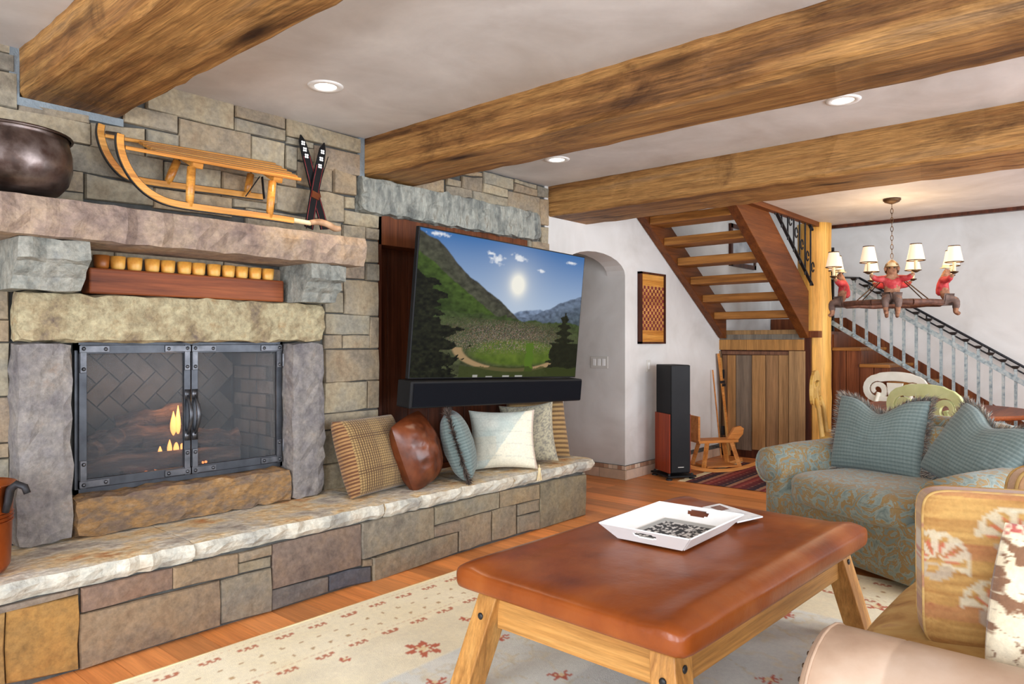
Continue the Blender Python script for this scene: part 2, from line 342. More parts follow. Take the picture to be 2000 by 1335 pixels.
# walls behind the camera with their window openings
def window_wall(name, f, a0, a1, wins, hz):
    m = MB(); e = [a0] + [t for c in wins for t in (c - .95, c + .95)] + [a1]
    for k in range(0, len(e), 2): f(m, e[k], e[k + 1], 0, hz)
    for c in wins: f(m, c - .95, c + .95, 0, .38); f(m, c - .95, c + .95, 2.32, hz)
    return struct(m.build(name, 'plaster'))
window_wall('wall_right', lambda m, a, b, z0, z1: m.b2((a, -2.8, z0), (b, -2.6, z1)), -2.6, 9.6, (-.9, 1.6, 4.1, 6.6), 2.9)
window_wall('wall_front', lambda m, a, b, z0, z1: m.b2((-2.7, a, z0), (-2.5, b, z1)), -2.8, 3.9, (-1.2, 1.6), 2.9)
struct(plane_box('wall_upper_right', (8.3, .3, 2.9), (9.6, .5, 5.2), 'plaster'))
struct(plane_box('wall_upper_front', (5.1, .3, 2.9), (5.3, D + .2, 5.2), 'plaster'))
struct(plane_box('wall_upper_side', (5.3, .3, 2.9), (8.3, .5, 5.2), 'plaster'))
# ceiling with the stairwell left open
cp = [(-2.7, -2.8), (8.31, -2.8), (8.31, 2.70), (5.28, 2.70), (5.28, D + .2), (-2.7, D + .2)]
ceil = struct(MB().prism([(a, b, HC) for a, b in cp], (0, 0, .34)).build('ceiling', 'ceiling'))
struct(plane_box('ceiling_stairwell', (5.1, .3, 5.15), (9.6, D + .2, 5.25), 'ceiling'))
t1 = struct(MB().b2((8.30, -2.6, HC - .035), (8.36, 2.72, HC + .3)).build('trim_1', 'darkpanel'))
t2 = struct(MB().b2((5.3, 2.64, HC - .05), (8.3, 2.699, HC + .3)).build('trim_2', 'stairwood'))

# ------------------------------------------------------------------ ceiling beams
def beam(x0, x1, zb, label):
    n = 60; m = MB(); vs = []; y0, y1 = -2.6, D + .02
    for i in range(n + 1):
        y = y0 + (y1 - y0) * i / n; j = lambda s=.006: random.uniform(-s, s)
        vs += [(x0 + j(), y, HC + .05), (x0 + j(.004), y, zb + .02 + j()), (x0 + .022 + j(), y, zb + j(.004)), (x1 - .022 + j(), y, zb + j(.004)), (x1 + j(.004), y, zb + .02 + j()), (x1 + j(), y, HC + .05)]
    fs = [(i * 6 + k, i * 6 + k + 1, i * 6 + 7 + k, i * 6 + 6 + k) for i in range(n) for k in range(5)] + [tuple(range(6)), tuple(n * 6 + k for k in range(6))]
    m.add(vs, fs); o = m.build('ceiling_beam', 'beam')
    return tag(o, label, 'beam', 'timber ceiling beams')
beam(.973, 1.39, 2.372, 'thick weathered timber ceiling beam above the copper cauldron, top left corner')
beam(2.83, 3.25, 2.343, 'long rough timber ceiling beam meeting the wall above the television lintel')
beam(4.70, 5.27, 2.335, 'broad timber ceiling beam in front of the staircase, farthest from the fireplace')

# ------------------------------------------------------------------ stones
def stone(quad, parent, col, mat='stone', y=D, back=.05, proud=.012, gap=-.0025, name='stone', jit=.0035, bev=.006, nsub=3, nrm=(0, -1, 0)):
    nrm = Vector(nrm); q = [Vector(p) for p in quad]; c = sum(q, Vector()) / 4; proud = proud * random.uniform(.6, 1.5); tx_, tz_ = random.gauss(0, .012), random.gauss(0, .016)
    out = []
    for i in range(4):
        a, b = q[i], q[(i + 1) % 4]; L = (b - a).length; k = max(1, min(nsub, int(L / .09)))
        for s in range(k):
            p = a.lerp(b, s / k); inw = (c - p); inw.normalize()
            g = gap + (random.gauss(0, jit) if s else jit * .6)
            out.append(p + inw * g)
    n = len(out)
    ring2 = []
    for p in out:
        inw = (c - p).normalized(); ring2.append(p + inw * bev + nrm * (proud + random.uniform(-.003, .003) + (p.x - c.x) * tx_ + (p.z - c.z) * tz_))
    cc = c + nrm * (proud + random.uniform(0, .007))
    vs = [p - nrm * back for p in out] + [p + nrm * proud * .25 for p in out] + ring2 + [cc]
    fs = [(r * n + i, r * n + (i + 1) % n, (r + 1) * n + (i + 1) % n, (r + 1) * n + i) for r in (0, 1) for i in range(n)]
    fs += [(2 * n + i, 2 * n + (i + 1) % n, 3 * n) for i in range(n)]
    return MB().add(vs, fs).build(name, mat, parent, col=col)
def pq(s, y):
    """(uL, uR, vTL, vTR, vBR, vBL) on the plane y"""
    a, b, tl, tr, br, bl = s
    return [WY(a, tl, y), WY(b, tr, y), WY(b, br, y), WY(a, bl, y)]
WPAL = [(150, 140, 122), (142, 130, 112), (156, 147, 128), (146, 132, 116), (138, 132, 118), (152, 136, 114), (147, 142, 128)]
def wcol(p=WPAL, k=.07):
    c = lin(*random.choice(p)); f = random.uniform(1 - k, 1 + k); return [v * f * 1.05 for v in c]
# stone wall behind the fireplace
niche0, niche1, nzt = 2.95, 4.46, 2.12
m = MB()
FB = (1.19, 2.245, .60, 1.30)      # firebox opening
m.b2((-2.6, D + .012, 0), (FB[0], D + .18, HC + .1)).b2((FB[0], D + .012, FB[3]), (FB[1], D + .18, HC + .1)).b2((FB[0], D + .012, 0), (FB[1], D + .18, FB[2]))
m.b2((FB[1], D + .012, 0), (niche0, D + .18, HC + .1)).b2((niche0, D + .012, nzt), (niche1, D + .18, HC + .1)).b2((niche1, D + .012, 0), (4.70, D + .18, HC + .1)).b2((niche0, D + .012, 0), (niche1, D + .18, .35))
wl = struct(m.build('wall_left', 'mortar'), 'coursed grey-brown rubble stone wall around the fireplace')
ST = [(-70, 27, 55, 81, 108, 82), (-70, 27, 85, 110, 143, 119), (-70, 33, 123, 145, 214, 190),
 (36, 174, 201, 227, 242, 217), (-70, 176, 193, 243, 284, 236), (177, 282, 240, 252, 306, 286), (240, 346, 203, 227, 262, 238),
 (285, 347, 252, 265, 316, 306), (285, 456, 158, 203, 253, 212), (459, 556, 205, 229, 253, 228), (458, 556, 231, 256, 276, 255),
 (349, 487, 231, 263, 345, 319), (489, 554, 265, 280, 358, 346), (559, 703, 231, 273, 300, 265), (559, 611, 267, 281, 291, 280),
 (556, 578, 283, 288, 334, 329), (580, 612, 288, 291, 318, 312), (613, 702, 283, 303, 344, 326), (580, 648, 315, 328, 375, 358), (650, 694, 330, 344, 382, 376),
 (541, 578, 336, 339, 366, 359), (537, 604, 361, 371, 417, 409), (606, 670, 372, 383, 434, 424), (672, 692, 384, 386, 408, 406),
 (672, 738, 410, 420, 446, 437), (667, 711, 439, 443, 470, 464), (713, 738, 444, 448, 469, 466), (480, 665, 406, 437, 470, 452),
 (300, 452, 367, 388, 425, 406), (453, 534, 388, 400, 412, 404), (131, 318, 278, 313, 364, 330), (-70, 128, 240, 275, 330, 300),
 (321, 430, 316, 334, 384, 366), (432, 539, 336, 357, 399, 385), (-70, 162, 302, 337, 376, 348), (165, 299, 339, 365, 402, 388), (-70, 162, 350, 378, 420, 400),
 (712, 738, 470, 472, 513, 512), (672, 711, 516, 515, 545, 543), (713, 738, 514, 516, 549, 547), (671, 738, 546, 551, 617, 612),
 (632, 669, 546, 547, 568, 568), (632, 669, 570, 571, 611, 610), (632, 721, 612, 616, 653, 652), (722, 738, 618, 619, 679, 680),
 (632, 667, 654, 654, 680, 681), (669, 722, 655, 655, 680, 680), (632, 738, 682, 682, 741, 747), (632, 716, 748, 744, 796, 807),
 (718, 738, 743, 742, 796, 797), (632, 738, 809, 799, 829, 839), (632, 738, 842, 831, 892, 906), (632, 690, 908, 900, 950, 958), (692, 738, 900, 893, 940, 946),
 (-80, 16, 456, 462, 527, 522), (-80, 16, 523, 529, 624, 622), (-80, 17, 623, 625, 667, 667), (-80, 17, 669, 669, 773, 777), (-80, 17, 779, 775, 863, 870),
 (-80, 17, 871, 865, 892, 899), (-80, 17, 901, 894, 962, 972), (-80, 17, 975, 965, 1010, 1022),
 (160, 222, 470, 478, 532, 527), (224, 435, 478, 510, 560, 533), (437, 560, 511, 529, 578, 560),
 (796, 866, 344, 352, 378, 364), (871, 899, 348, 354, 366, 361), (871, 920, 363, 372, 392, 384), (901, 940, 344, 347, 376, 367),
 (921, 990, 373, 388, 410, 396), (941, 990, 358, 371, 386, 376), (943, 1002, 335, 350, 371, 358), (900, 941, 333, 338, 345, 341),
 (1005, 1047, 350, 362, 370, 356), (1004, 1047, 358, 371, 384, 374), (992, 1052, 373, 386, 424, 412), (1049, 1070, 363, 369, 386, 384),
 (1053, 1070, 388, 390, 441, 438), (1056, 1070, 443, 444, 478, 476), (1030, 1055, 466, 472, 492, 488)]
rightcol = [(4.47, 4.70, z, z + h) for z, h in ((.41, .2), (.615, .16), (.78, .22), (1.005, .18), (1.19, .2), (1.395, .15), (1.55, .24), (1.795, .13), (1.93, .18))]
for s in ST: stone(pq(s, D), wl, wcol())
for a, b, z0, z1 in rightcol: stone([(a, D, z1), (b, D, z1), (b, D, z0), (a, D, z0)], wl, wcol())
z = .02      # courses out of the frame to the left
while z < HC:
    h = random.choice((.1, .15, .2, .24)); h = min(h, HC - z); x = -.9
    while x < .78:
        w = random.uniform(.2, .5); stone([(x, D, z + h), (min(x + w, .80), D, z + h), (min(x + w, .80), D, z), (x, D, z)], wl, wcol()); x += w
        if x > .70: break
    z += h
# grey mortar fillets around the two beam ends
struct(MB().b2((.935, D - .012, 2.335), (.972, D + .03, HC)).b2((.972, D - .012, 2.335), (1.40, D + .03, 2.371)).b2((2.79, D - .012, 2.32), (2.829, D + .03, HC)).build('mortar_fillet', M['fillet'], wl))

# ------------------------------------------------------------------ raised hearth bench
HY = 3.185
hb = thing('hearth_bench', 'long raised stone hearth bench running below the fireplace and television', 'hearth', (2.3, HY, 0))
hb.location = (0, 0, 0)
MB().b2((-.6, HY + .012, 0), (4.46, D + .0, .335)).build('core', 'mortar', hb)
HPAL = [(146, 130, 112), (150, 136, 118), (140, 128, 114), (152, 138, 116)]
HS = [((-80, 153, 1205, 1148, 1157, 1218), (140, 126, 114)), ((12, 152, 1194, 1161, 1305, 1334), (168, 128, 70)), ((-90, 9, 1220, 1195, 1335, 1362), (158, 126, 78)),
 ((158, 336, 1148, 1109, 1149, 1195), (140, 116, 102)), ((156, 428, 1199, 1132, 1219, 1306), (150, 130, 108)), ((338, 464, 1108, 1080, 1120, 1149), (156, 136, 112)),
 ((465, 530, 1080, 1064, 1082, 1098), (152, 138, 120)), ((465, 528, 1100, 1086, 1105, 1119), (152, 142, 122)), ((430, 528, 1133, 1108, 1192, 1217), (146, 138, 124)),
 ((532, 704, 1063, 1023, 1103, 1150), (140, 122, 110)), ((529, 640, 1152, 1125, 1154, 1191), (126, 120, 116)), ((642, 723, 1124, 1106, 1134, 1153), (98, 100, 110)),
 ((708, 726, 1093, 1091, 1104, 1106), (150, 138, 120)), ((706, 846, 1021, 990, 1049, 1091), (152, 144, 128)), ((727, 893, 1089, 1038, 1077, 1134), (154, 144, 126)),
 ((846, 898, 1028, 1015, 1036, 1048), (150, 138, 124)), ((848, 974, 990, 960, 991, 1025), (152, 146, 130)), ((896, 959, 1014, 998, 1056, 1076), (158, 144, 124)),
 ((961, 1007, 997, 985, 1042, 1055), (154, 142, 122)), ((976, 1051, 960, 945, 973, 991), (160, 144, 118)), ((1010, 1052, 985, 975, 996, 1006), (154, 144, 126)),
 ((1010, 1052, 1008, 998, 1032, 1041), (150, 142, 126)), ((1054, 1143, 944, 926, 1004, 1032), (152, 144, 122))]
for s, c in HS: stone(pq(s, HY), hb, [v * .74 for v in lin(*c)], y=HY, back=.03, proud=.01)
for k, (a, b) in enumerate(((HY + .01, 3.36), (3.365, 3.55), (3.555, 3.72))):     # end face towards the hallway
    for j in range(2): stone([(4.47, a, .32 - .16 * j), (4.47, b, .32 - .16 * j), (4.47, b, .17 - .16 * j), (4.47, a, .17 - .16 * j)], hb, wcol(), nrm=(1, 0, 0), back=.02)
def rough_slab(name, x0, x1, y0, y1, z0, z1, mat, parent, amp=.012, step=.045, ends=(True, True), skew=0, front=None):
    """slab of split stone: a loop around the edge, torn front and ends"""
    n = max(4, int((x1 - x0) / step)); m = MB(); prof = 7; vs = []
    jn = lambda s=1.0: random.gauss(0, amp * .5 * s)
    for i in range(n + 1):
        x = x0 + (x1 - x0) * i / n; e = 0
        xs = lambda yy: x + skew * (yy - y0)
        a = jn()
        vs += [(xs(y1), y1, z0), (xs(y0), y0 + .03 + a, z0 + jn(.3)), (xs(y0), y0 + .008 + a + jn(.7), z0 + (z1 - z0) * .3 + jn(.3)),
               (xs(y0), y0 + a + jn(.8), z0 + (z1 - z0) * .65 + jn(.3)), (xs(y0), y0 + .014 + a, z1 - .008 + jn(.25)), (xs(y0 + .06), y0 + .06, z1 + jn(.22)), (xs(y1), y1, z1 + jn(.1))]
    fs = [(i * 7 + k, i * 7 + (k + 1) % 7, (i + 1) * 7 + (k + 1) % 7, (i + 1) * 7 + k) for i in range(n) for k in range(7)] + [tuple(range(7)), tuple(n * 7 + k for k in range(7))]
    o = m.add(vs, fs).build(name, mat, parent)
    if front:
        o.data.materials.append(M[front])
        for q, pl_ in enumerate(o.data.polygons):
            if q < 7 * n and 1 <= q % 7 <= 3: pl_.material_index = 1
    return o
SY0 = 3.155
for a, b, sk in ((-.6, 1.485, -.35), (1.49, 2.55, -.35), (2.556, 3.62, -.1), (3.625, 4.56, 0)):
    rough_slab('slab', a, b, SY0, D - .005, .333, .418, 'slab_top', hb, amp=.014, front='slab_front')

# ------------------------------------------------------------------ fireplace surround
fp = thing('fireplace', 'stone fireplace surround with iron doors, corbels and thick mantel shelf', 'fireplace')
YS = 3.59
def rough_block(name, a, b, mat, amp=.008, n=(6, 3, 8), parent=fp):
    """stone block with uneven faces"""
    m = MB(); a = Vector(a); b = Vector(b)
    c = (a + b) / 2; h = (b - a) / 2
    rnd = {}
    for ax in range(3):
        i1, i2 = (ax + 1) % 3, (ax + 2) % 3; n1, n2 = n[i1], n[i2]
        for sg in (-1, 1):
            vs = []
            for i in range(n1 + 1):
                for j in range(n2 + 1):
                    p = [0, 0, 0]; p[ax] = sg; p[i1] = -1 + 2 * i / n1; p[i2] = -1 + 2 * j / n2
                    key = tuple(round(t, 4) for t in p)
                    if key not in rnd: rnd[key] = [random.gauss(0, amp * .5) for _ in range(3)]
                    ed = sum(1 for t in p if abs(t) > .999) - 1
                    vs.append([c[k] + p[k] * (h[k] - .006 * ed) + rnd[key][k] for k in range(3)])
            m.add(vs, [(i * (n2 + 1) + j, (i + 1) * (n2 + 1) + j, (i + 1) * (n2 + 1) + j + 1, i * (n2 + 1) + j + 1) for i in range(n1) for j in range(n2)])
    return m.build(name, mat, parent, merge=True)
rough_block('pillar', (.933, YS, .418), (1.15, D + .05, 1.298), 'pillar_stone', n=(5, 3, 16))
rough_block('pillar', (2.245, YS, .418), (2.457, D + .05, 1.298), 'pillar_stone', n=(5, 3, 16))
rough_block('lintel', (.933, YS, 1.302), (2.457, D + .0, 1.52), 'gold_stone', n=(26, 3, 5))
rough_block('sill', (1.155, YS - .005, .418), (2.24, D + .1, .60), 'sill_stone', n=(22, 4, 4), amp=.009)
def corbel(x0, x1):
    prof = [(3.40, 1.728), (3.395, 1.645), (3.425, 1.63), (3.44, 1.60), (3.475, 1.575), (3.49, 1.522), (3.72, 1.522), (3.72, 1.728)]
    n = 5; vs = []; k = len(prof)
    for i in range(n + 1):
        for y, z in prof: vs.append((x0 + (x1 - x0) * i / n + random.gauss(0, .003), y + (random.gauss(0, .006) if y < 3.7 else 0), z + random.gauss(0, .003)))
    fs = [(i * k + j, i * k + (j + 1) % k, (i + 1) * k + (j + 1) % k, (i + 1) * k + j) for i in range(n) for j in range(k)] + [tuple(range(k)), tuple(n * k + j for j in range(k))]
    MB().add(vs, fs).build('corbel', 'blue_stone', fp)
corbel(.885, 1.15); corbel(2.235, 2.46)
rough_slab('mantel', .45, 2.53, 3.30, D - .003, 1.728, 1.888, 'mantel_stone', fp, amp=.014, step=.05)
# lintel over the television niche
rough_block('lintel', (2.775, D - .065, 2.11), (4.54, D + .06, 2.335), 'lintel_stone', n=(34, 3, 7), amp=.010, parent=wl)
# firebox
fx = MB().b2((FB[0] - .02, 4.28, .55), (FB[1] + .02, 4.32, 1.4)).b2((FB[0] - .03, D + .1, .55), (FB[0], 4.3, 1.4)).b2((FB[1], D + .1, .55), (FB[1] + .03, 4.3, 1.4)).b2((FB[0] - .02, D + .1, .57), (FB[1] + .02, 4.3, .60)).b2((FB[0] - .02, D + .1, 1.36), (FB[1] + .02, 4.3, 1.4)).build('firebox', 'soot', fp)
cosr = Matrix.Rotation(R(45), 3, 'Y')
def herring(cx, cz, y, w=.088):
    for i in range(-12, 13):
        for j in range(-12, 13):
            k = (i - j) % 4
            if k == 0: c = Vector(((i + 1) * w, 0, (j + .5) * w)); d = (2 * w - .007, .02, w - .007)
            elif k == 3: c = Vector(((i + .5) * w, 0, (j + 1) * w)); d = (w - .007, .02, 2 * w - .007)
            else: continue
            p = cosr @ c; X, Z = cx + p.x, cz + p.z
            if FB[0] + .05 < X < FB[1] - .05 and .66 < Z < 1.33:
                f = random.uniform(.8, 1.15); MB().box((X, y, Z), d, cosr).build('brick', 'firebrick', fp, col=[v * f for v in lin(96, 88, 80)])
herring(1.72, .95, 4.27)
for sx in (FB[0] + .008, FB[1] - .008):
    for r in range(9):
        for k in range(3):
            y0 = D + .12 + k * .19 - (r % 2) * .08; f = random.uniform(.8, 1.15)
            if y0 + .17 < 4.27 : MB().box((sx, y0 + .09, .64 + r * .08), (.02, .175, .07)).build('brick', 'firebrick', fp, col=[v * f for v in lin(92, 86, 80)])
# iron doors
YD = D - .012
fr = MB().b2((1.187, YD - .005, 1.262), (2.25, YD + .03, 1.300)).b2((1.187, YD - .005, .598), (2.25, YD + .03, .622)).b2((1.187, YD - .005, .6), (1.203, YD + .03, 1.3)).b2((2.235, YD - .005, .6), (2.25, YD + .03, 1.3)).build('door_frame', 'steel', fp)
def fdoor(x0, x1, hs):
    z0, z1, w = .625, 1.288, .042
    d = MB().b2((x0, YD - .02, z1 - w), (x1, YD, z1)).b2((x0, YD - .02, z0), (x1, YD, z0 + w)).b2((x0, YD - .02, z0), (x0 + w * .8, YD, z1)).b2((x1 - w * .8, YD - .02, z0), (x1, YD, z1)).build('fire_door', 'steel', fp, bev=.002)
    for cx, sx in ((x0, 1), (x1, -1)):
        for cz, sz in ((z0, 1), (z1, -1)):
            MB().b2((cx, YD - .026, cz + sz * .004), (cx + sx * .13, YD - .018, cz + sz * .036)).b2((cx + sx * .003, YD - .025, cz), (cx + sx * .032, YD - .018, cz + sz * .13)).build('strap', 'pewter', d, bev=.002)
            for px, pz in ((.112, .02), (.018, .112), (.018, .018)): MB().ell((cx + sx * px, YD - .027, cz + sz * pz), (.009, .007, .009), 8, 6).build('rivet', 'pewter', d, smooth=True)
    hx = x1 - .017 if hs > 0 else x0 + .017
    pts = [(hx, YD - .02, .83)] + [(hx, YD - .02 - .045 * math.sin(math.pi * k / 8), .83 + .2 * k / 8) for k in range(1, 8)] + [(hx, YD - .02, 1.03)]
    MB().tube(pts, [.006, .008, .010, .011, .011, .011, .010, .008, .006], 8).b2((hx - .014, YD - .026, .80), (hx + .014, YD - .018, .85)).b2((hx - .014, YD - .026, 1.01), (hx + .014, YD - .018, 1.06)).build('handle', 'pewter', d, smooth=True)
    MB().b2((x0 + .03, YD - .008, z0 + .04), (x1 - .03, YD - .004, z1 - .04)).build('pane', 'glass', d)
    return d
fdoor(1.2, 1.716, 1); d2 = fdoor(1.721, 2.237, -1)
for z in (.72, 1.2): MB().lathe([(.009, -.035), (.009, .035)], (2.247, YD - .018, z), 10).build('hinge', 'pewter', fp)
def curtain(x0, x1, amp, nn):
    m = MB(); n = 60; vs = []
    for i in range(n + 1):
        xx = x0 + (x1 - x0) * i / n; yy = D + .06 + amp * math.sin(i / n * nn * 2 * math.pi)
        vs += [(xx, yy, .61), (xx, yy, 1.30)]
    m.add(vs, [(2 * i, 2 * i + 2, 2 * i + 3, 2 * i + 1) for i in range(n)]); m.build('spark_screen', 'mesh', fp, smooth=True)
curtain(1.20, 1.74, .004, 7); curtain(1.71, 2.24, .012, 11)
# gas log set
lg = thing('fire_logs', 'charred log set with small flames inside the firebox', 'logs', (1.7, 4.0, .6))
def flog(a, b, r):
    a = Vector(a); b = Vector(b); n = 9; pts = []; rr = []
    for i in range(n + 1):
        pts.append(a.lerp(b, i / n) + Vector((0, random.gauss(0, .006), random.gauss(0, .006)))); rr.append(r * random.uniform(.85, 1.12))
    MB().tube(pts, rr, 10).build('log', 'barklog', lg)
flog((-.42, -.1, .07), (.36, -.12, .07), .06); flog((-.38, .07, .08), (.4, .06, .08), .07); flog((-.35, -.02, .19), (.14, .05, .23), .055)
flog((-.1, .0, .2), (.4, -.08, .16), .05); flog((-.2, .08, .27), (.2, .0, .33), .05); flog((-.40, -.14, .16), (-.12, .05, .25), .045)
MB().b2((-.42, -.18, .0), (.42, .16, .025)).build('grate', 'blackmetal', lg)
fl = []
for px, h, r in ((.04, .13, .016), (.065, .16, .013), (.02, .08, .012), (.09, .09, .011), (-.03, .05, .010), (.055, .07, .014)):
    pr = [(.003, 0)] + [(r * math.sin(math.pi * (k / 8) ** .7) + .001, h * k / 8) for k in range(1, 8)] + [(.001, h)]
    MB().lathe(pr, (px, -.06, .2 if h > .12 else .1), 10).build('flame', 'flame', lg, smooth=True)
for k in range(26): MB().ell((random.uniform(-.3, .3), random.uniform(-.2, -.13), random.uniform(.03, .06)), (random.uniform(.006, .018), .01, .007), 6, 4).build('ember', 'ember' if k % 2 else 'soot', lg)
fll = bpy.data.lights.new('fire_light', 'POINT'); fll.energy = 3; fll.color = (1, .5, .2); fll.shadow_soft_size = .08
flo = bpy.data.objects.new('fire_light', fll); COL.objects.link(flo); flo.location = (1.74, 3.9, .95)

# ------------------------------------------------------------------ television niche
nb = struct(MB().b2((niche0, D + .19, .35), (niche1, D + .22, nzt)).build('niche_back', 'darkpanel', wl))
for k in range(8):
    a = niche0 + .02 + (niche1 - niche0 - .04) * k / 8; b = niche0 + .02 + (niche1 - niche0 - .04) * (k + 1) / 8
    MB().b2((a + .002, D + .165, .42), (b - .002, D + .192, 2.0)).build('panel', 'darkpanel', wl, bev=.003)
MB().b2((niche0, D + .0, .35), (niche0 + .022, D + .2, nzt)).build('niche_side', 'darkpanel', wl); MB().b2((niche1 - .022, D + .0, .35), (niche1, D + .2, nzt)).build('niche_side', 'darkpanel', wl)
MB().b2((niche0, D + .0, 1.93), (niche1, D + .2, nzt)).build('niche_head', 'redpanel', wl)
MB().b2((niche0, D + .0, .35), (niche1, D + .2, .416)).build('niche_shelf', 'redpanel', wl)
# ------------------------------------------------------------------ stairs: upper open flight
st = thing('open_staircase', 'open-riser timber staircase flight rising against the plaster wall', 'staircase')
def zl(x): return 2.49 - .645 * (x - 6.08)
for y0, y1 in ((3.625, 3.715), (2.705, 2.80)):
    x0, x1 = 5.30, 7.86
    pl = [(x0, y0, zl(x0)), (x1, y0, zl(x1)), (x1, y0, zl(x1) + .50), (x0, y0, zl(x0) + .50)]
    if y0 > 3: pl = [(x0, y0, zl(x0)), (x1, y0, zl(x1)), (x1, y0, zl(x1) + .30), (x0, y0, zl(x0) + .30)]
    MB().prism(pl, (0, y1 - y0, 0)).build('stringer', 'stairwood', st, bev=.006)
tr = None
for i in range(-4, 5):
    xa = 6.43 + .276 * i; zb = 2.26 - .176 * i
    MB().b2((xa, 2.80, zb), (xa + .30, 3.625, zb + .078)).build('tread', 'treadwood', st, bev=.008)
# landing and the timber front below it
ld = struct(MB().b2((7.90, 2.62, 1.35), (9.4, D, 1.42)).build('floor_landing', 'redpanel'))
wu = struct(MB().b2((7.905, 2.70, 0), (7.94, D, 1.36)).build('wall_under_stairs', 'darkpanel'), 'barn-board front with a low door below the stair landing')
BP = [(128, 104, 80), (150, 118, 82), (112, 94, 78), (140, 112, 80), (156, 124, 88)]
def bcol(): return [v * random.uniform(.85, 1.12) for v in lin(*random.choice(BP))]
XD = 7.88
def dq(u0, v0, u1, v1, th, name, mat='barn', parent=wu, proud=.0, col=None):
    a = WX(u0, v0, XD); b = WX(u1, v1, XD)
    return MB().b2((XD - proud, a.y, a.z), (XD + th, b.y, b.z)).build(name, mat, parent, bev=.004, col=col or bcol())
dq(1404, 645, 1570, 652, .02, 'plank', col=lin(140, 112, 76), proud=.01); dq(1404, 652, 1570, 663, .02, 'plank', col=lin(112, 106, 96))
dq(1402, 663, 1570, 684, .02, 'header_board', col=lin(158, 116, 66), proud=.01)
dq(1541, 685, 1572, 884, .02, 'stile', col=lin(150, 120, 84), proud=.012); dq(1402, 685, 1409, 884, .02, 'stile', col=lin(120, 98, 74), proud=.012)
dr = dq(1410, 685, 1540, 693, .015, 'rail', col=lin(110, 78, 60), proud=.006)
us = [1410, 1420, 1437, 1468, 1495, 1520, 1540]; dcol = [(112, 84, 60), (150, 112, 70), (112, 98, 84), (148, 112, 72), (136, 104, 72), (150, 116, 78)]
for a, b, c in zip(us, us[1:], dcol): dq(a + .4, 693, b - .4, 880, .015, 'plank', col=lin(*c))
MB().box(WX(1412, 730, XD - .02), (.02, .03, .1)).box(WX(1412, 840, XD - .02), (.02, .03, .1)).build('hinge', 'iron', wu)
# log post
lp = thing('log_post', 'peeled round log post holding up the ceiling beside the staircase', 'post', (8.13, 2.74, 0))
pr = [(.172 + random.gauss(0, .003), HC * k / 22) for k in range(23)]
MB().lathe(pr, (0, 0, 0), 28).build('trunk', 'log', lp, smooth=True)
# ------------------------------------------------------------------ lower flight along the far wall
lf = thing('lower_staircase', 'closed red-brown timber stair flight climbing to the landing behind the dining table', 'staircase')
XR = 8.36
for i in range(8):
    y1 = 2.62 - .28 * i; z1 = 1.42 - .1775 * (i + 1)
    MB().b2((XR - .03, y1 - .30, z1 - .035), (9.395, y1, z1)).build('tread', 'treadwood', lf, bev=.008)
    MB().b2((XR, y1 - .015, z1), (9.395, y1 + .01, z1 + .145)).build('riser', 'redpanel', lf)
    for a, b in ((y1 - .28, y1 - .142), (y1 - .14, y1)):
        MB().b2((XR - .005, a + .002, 0), (XR + .02, b - .002, z1 - .03)).build('panel_board', 'redpanel', lf, bev=.004)
for k in range(3): MB().b2((XR - .005, 2.625 + k * .15, 0), (XR + .02, 2.77 + k * .15, 1.36)).build('panel_board', 'redpanel', lf, bev=.004)
def zs(y): return 1.594 - .64 * (2.78 - y)
MB().prism([(9.37, 2.78, zs(2.78)), (9.37, .3, zs(.3)), (9.37, .3, zs(.3) - .42), (9.37, 2.78, zs(2.78) - .42)], (.028, 0, 0)).build('skirt_board', 'redpanel', lf)
MB().b2((9.37, 2.78, 1.42), (9.395, D - .01, 1.60)).build('skirt_board', 'redpanel', lf)
# railing of galvanised pickets
rl = thing('stair_railing', 'grey metal stair railing with flared pickets behind the chandelier', 'railing')
ZT = lambda y: 2.0 - .636 * (2.4 - y)      # cap line
def ry(u): d = ray(u, 668); return 8.33 * d.y / d.x
ps = [1643, 1668] + [1668 + 24.3 * k for k in range(1, 16)]
pk = None
for u in ps:
    y = ry(u); zt = ZT(y); zb = zt - .62
    if y < .3: break
    MB().bar((8.33, y, zb), (8.33, y, zt - .03), .032, .024, up=(0, 1, 0)).build('picket', 'galv', rl)
    MB().prism([(8.315, y - .015, zt - .05), (8.345, y - .015, zt - .05), (8.345, y + .015, zt - .05), (8.315, y + .015, zt - .05)], (0, 0, .02)).add([(8.315, y - .014, zt - .03), (8.345, y - .014, zt - .03), (8.345, y + .014, zt - .03), (8.315, y + .014, zt - .03), (8.295, y - .036, zt), (8.365, y - .036, zt), (8.365, y + .036, zt), (8.295, y + .036, zt)], [(0, 4, 5, 1), (1, 5, 6, 2), (2, 6, 7, 3), (3, 7, 4, 0), (4, 7, 6, 5)]).build('picket_cap', 'blackmetal', rl)
ya, yb = 2.62, .3
for off, nm in ((-.62, 'bottom_rail'), (-.12, 'top_rail')):
    MB().bar((8.315, ya, ZT(ya) + off), (8.315, yb, ZT(yb) + off), .02, .045, up=(0, 0, 1)).build(nm, 'galv', rl)
for u in ps:
    y = ry(u)
    if y > .3: MB().ell((8.30, y, ZT(y) - .62), (.014, .02, .02), 8, 6).build('rivet', 'galv', rl, smooth=True)
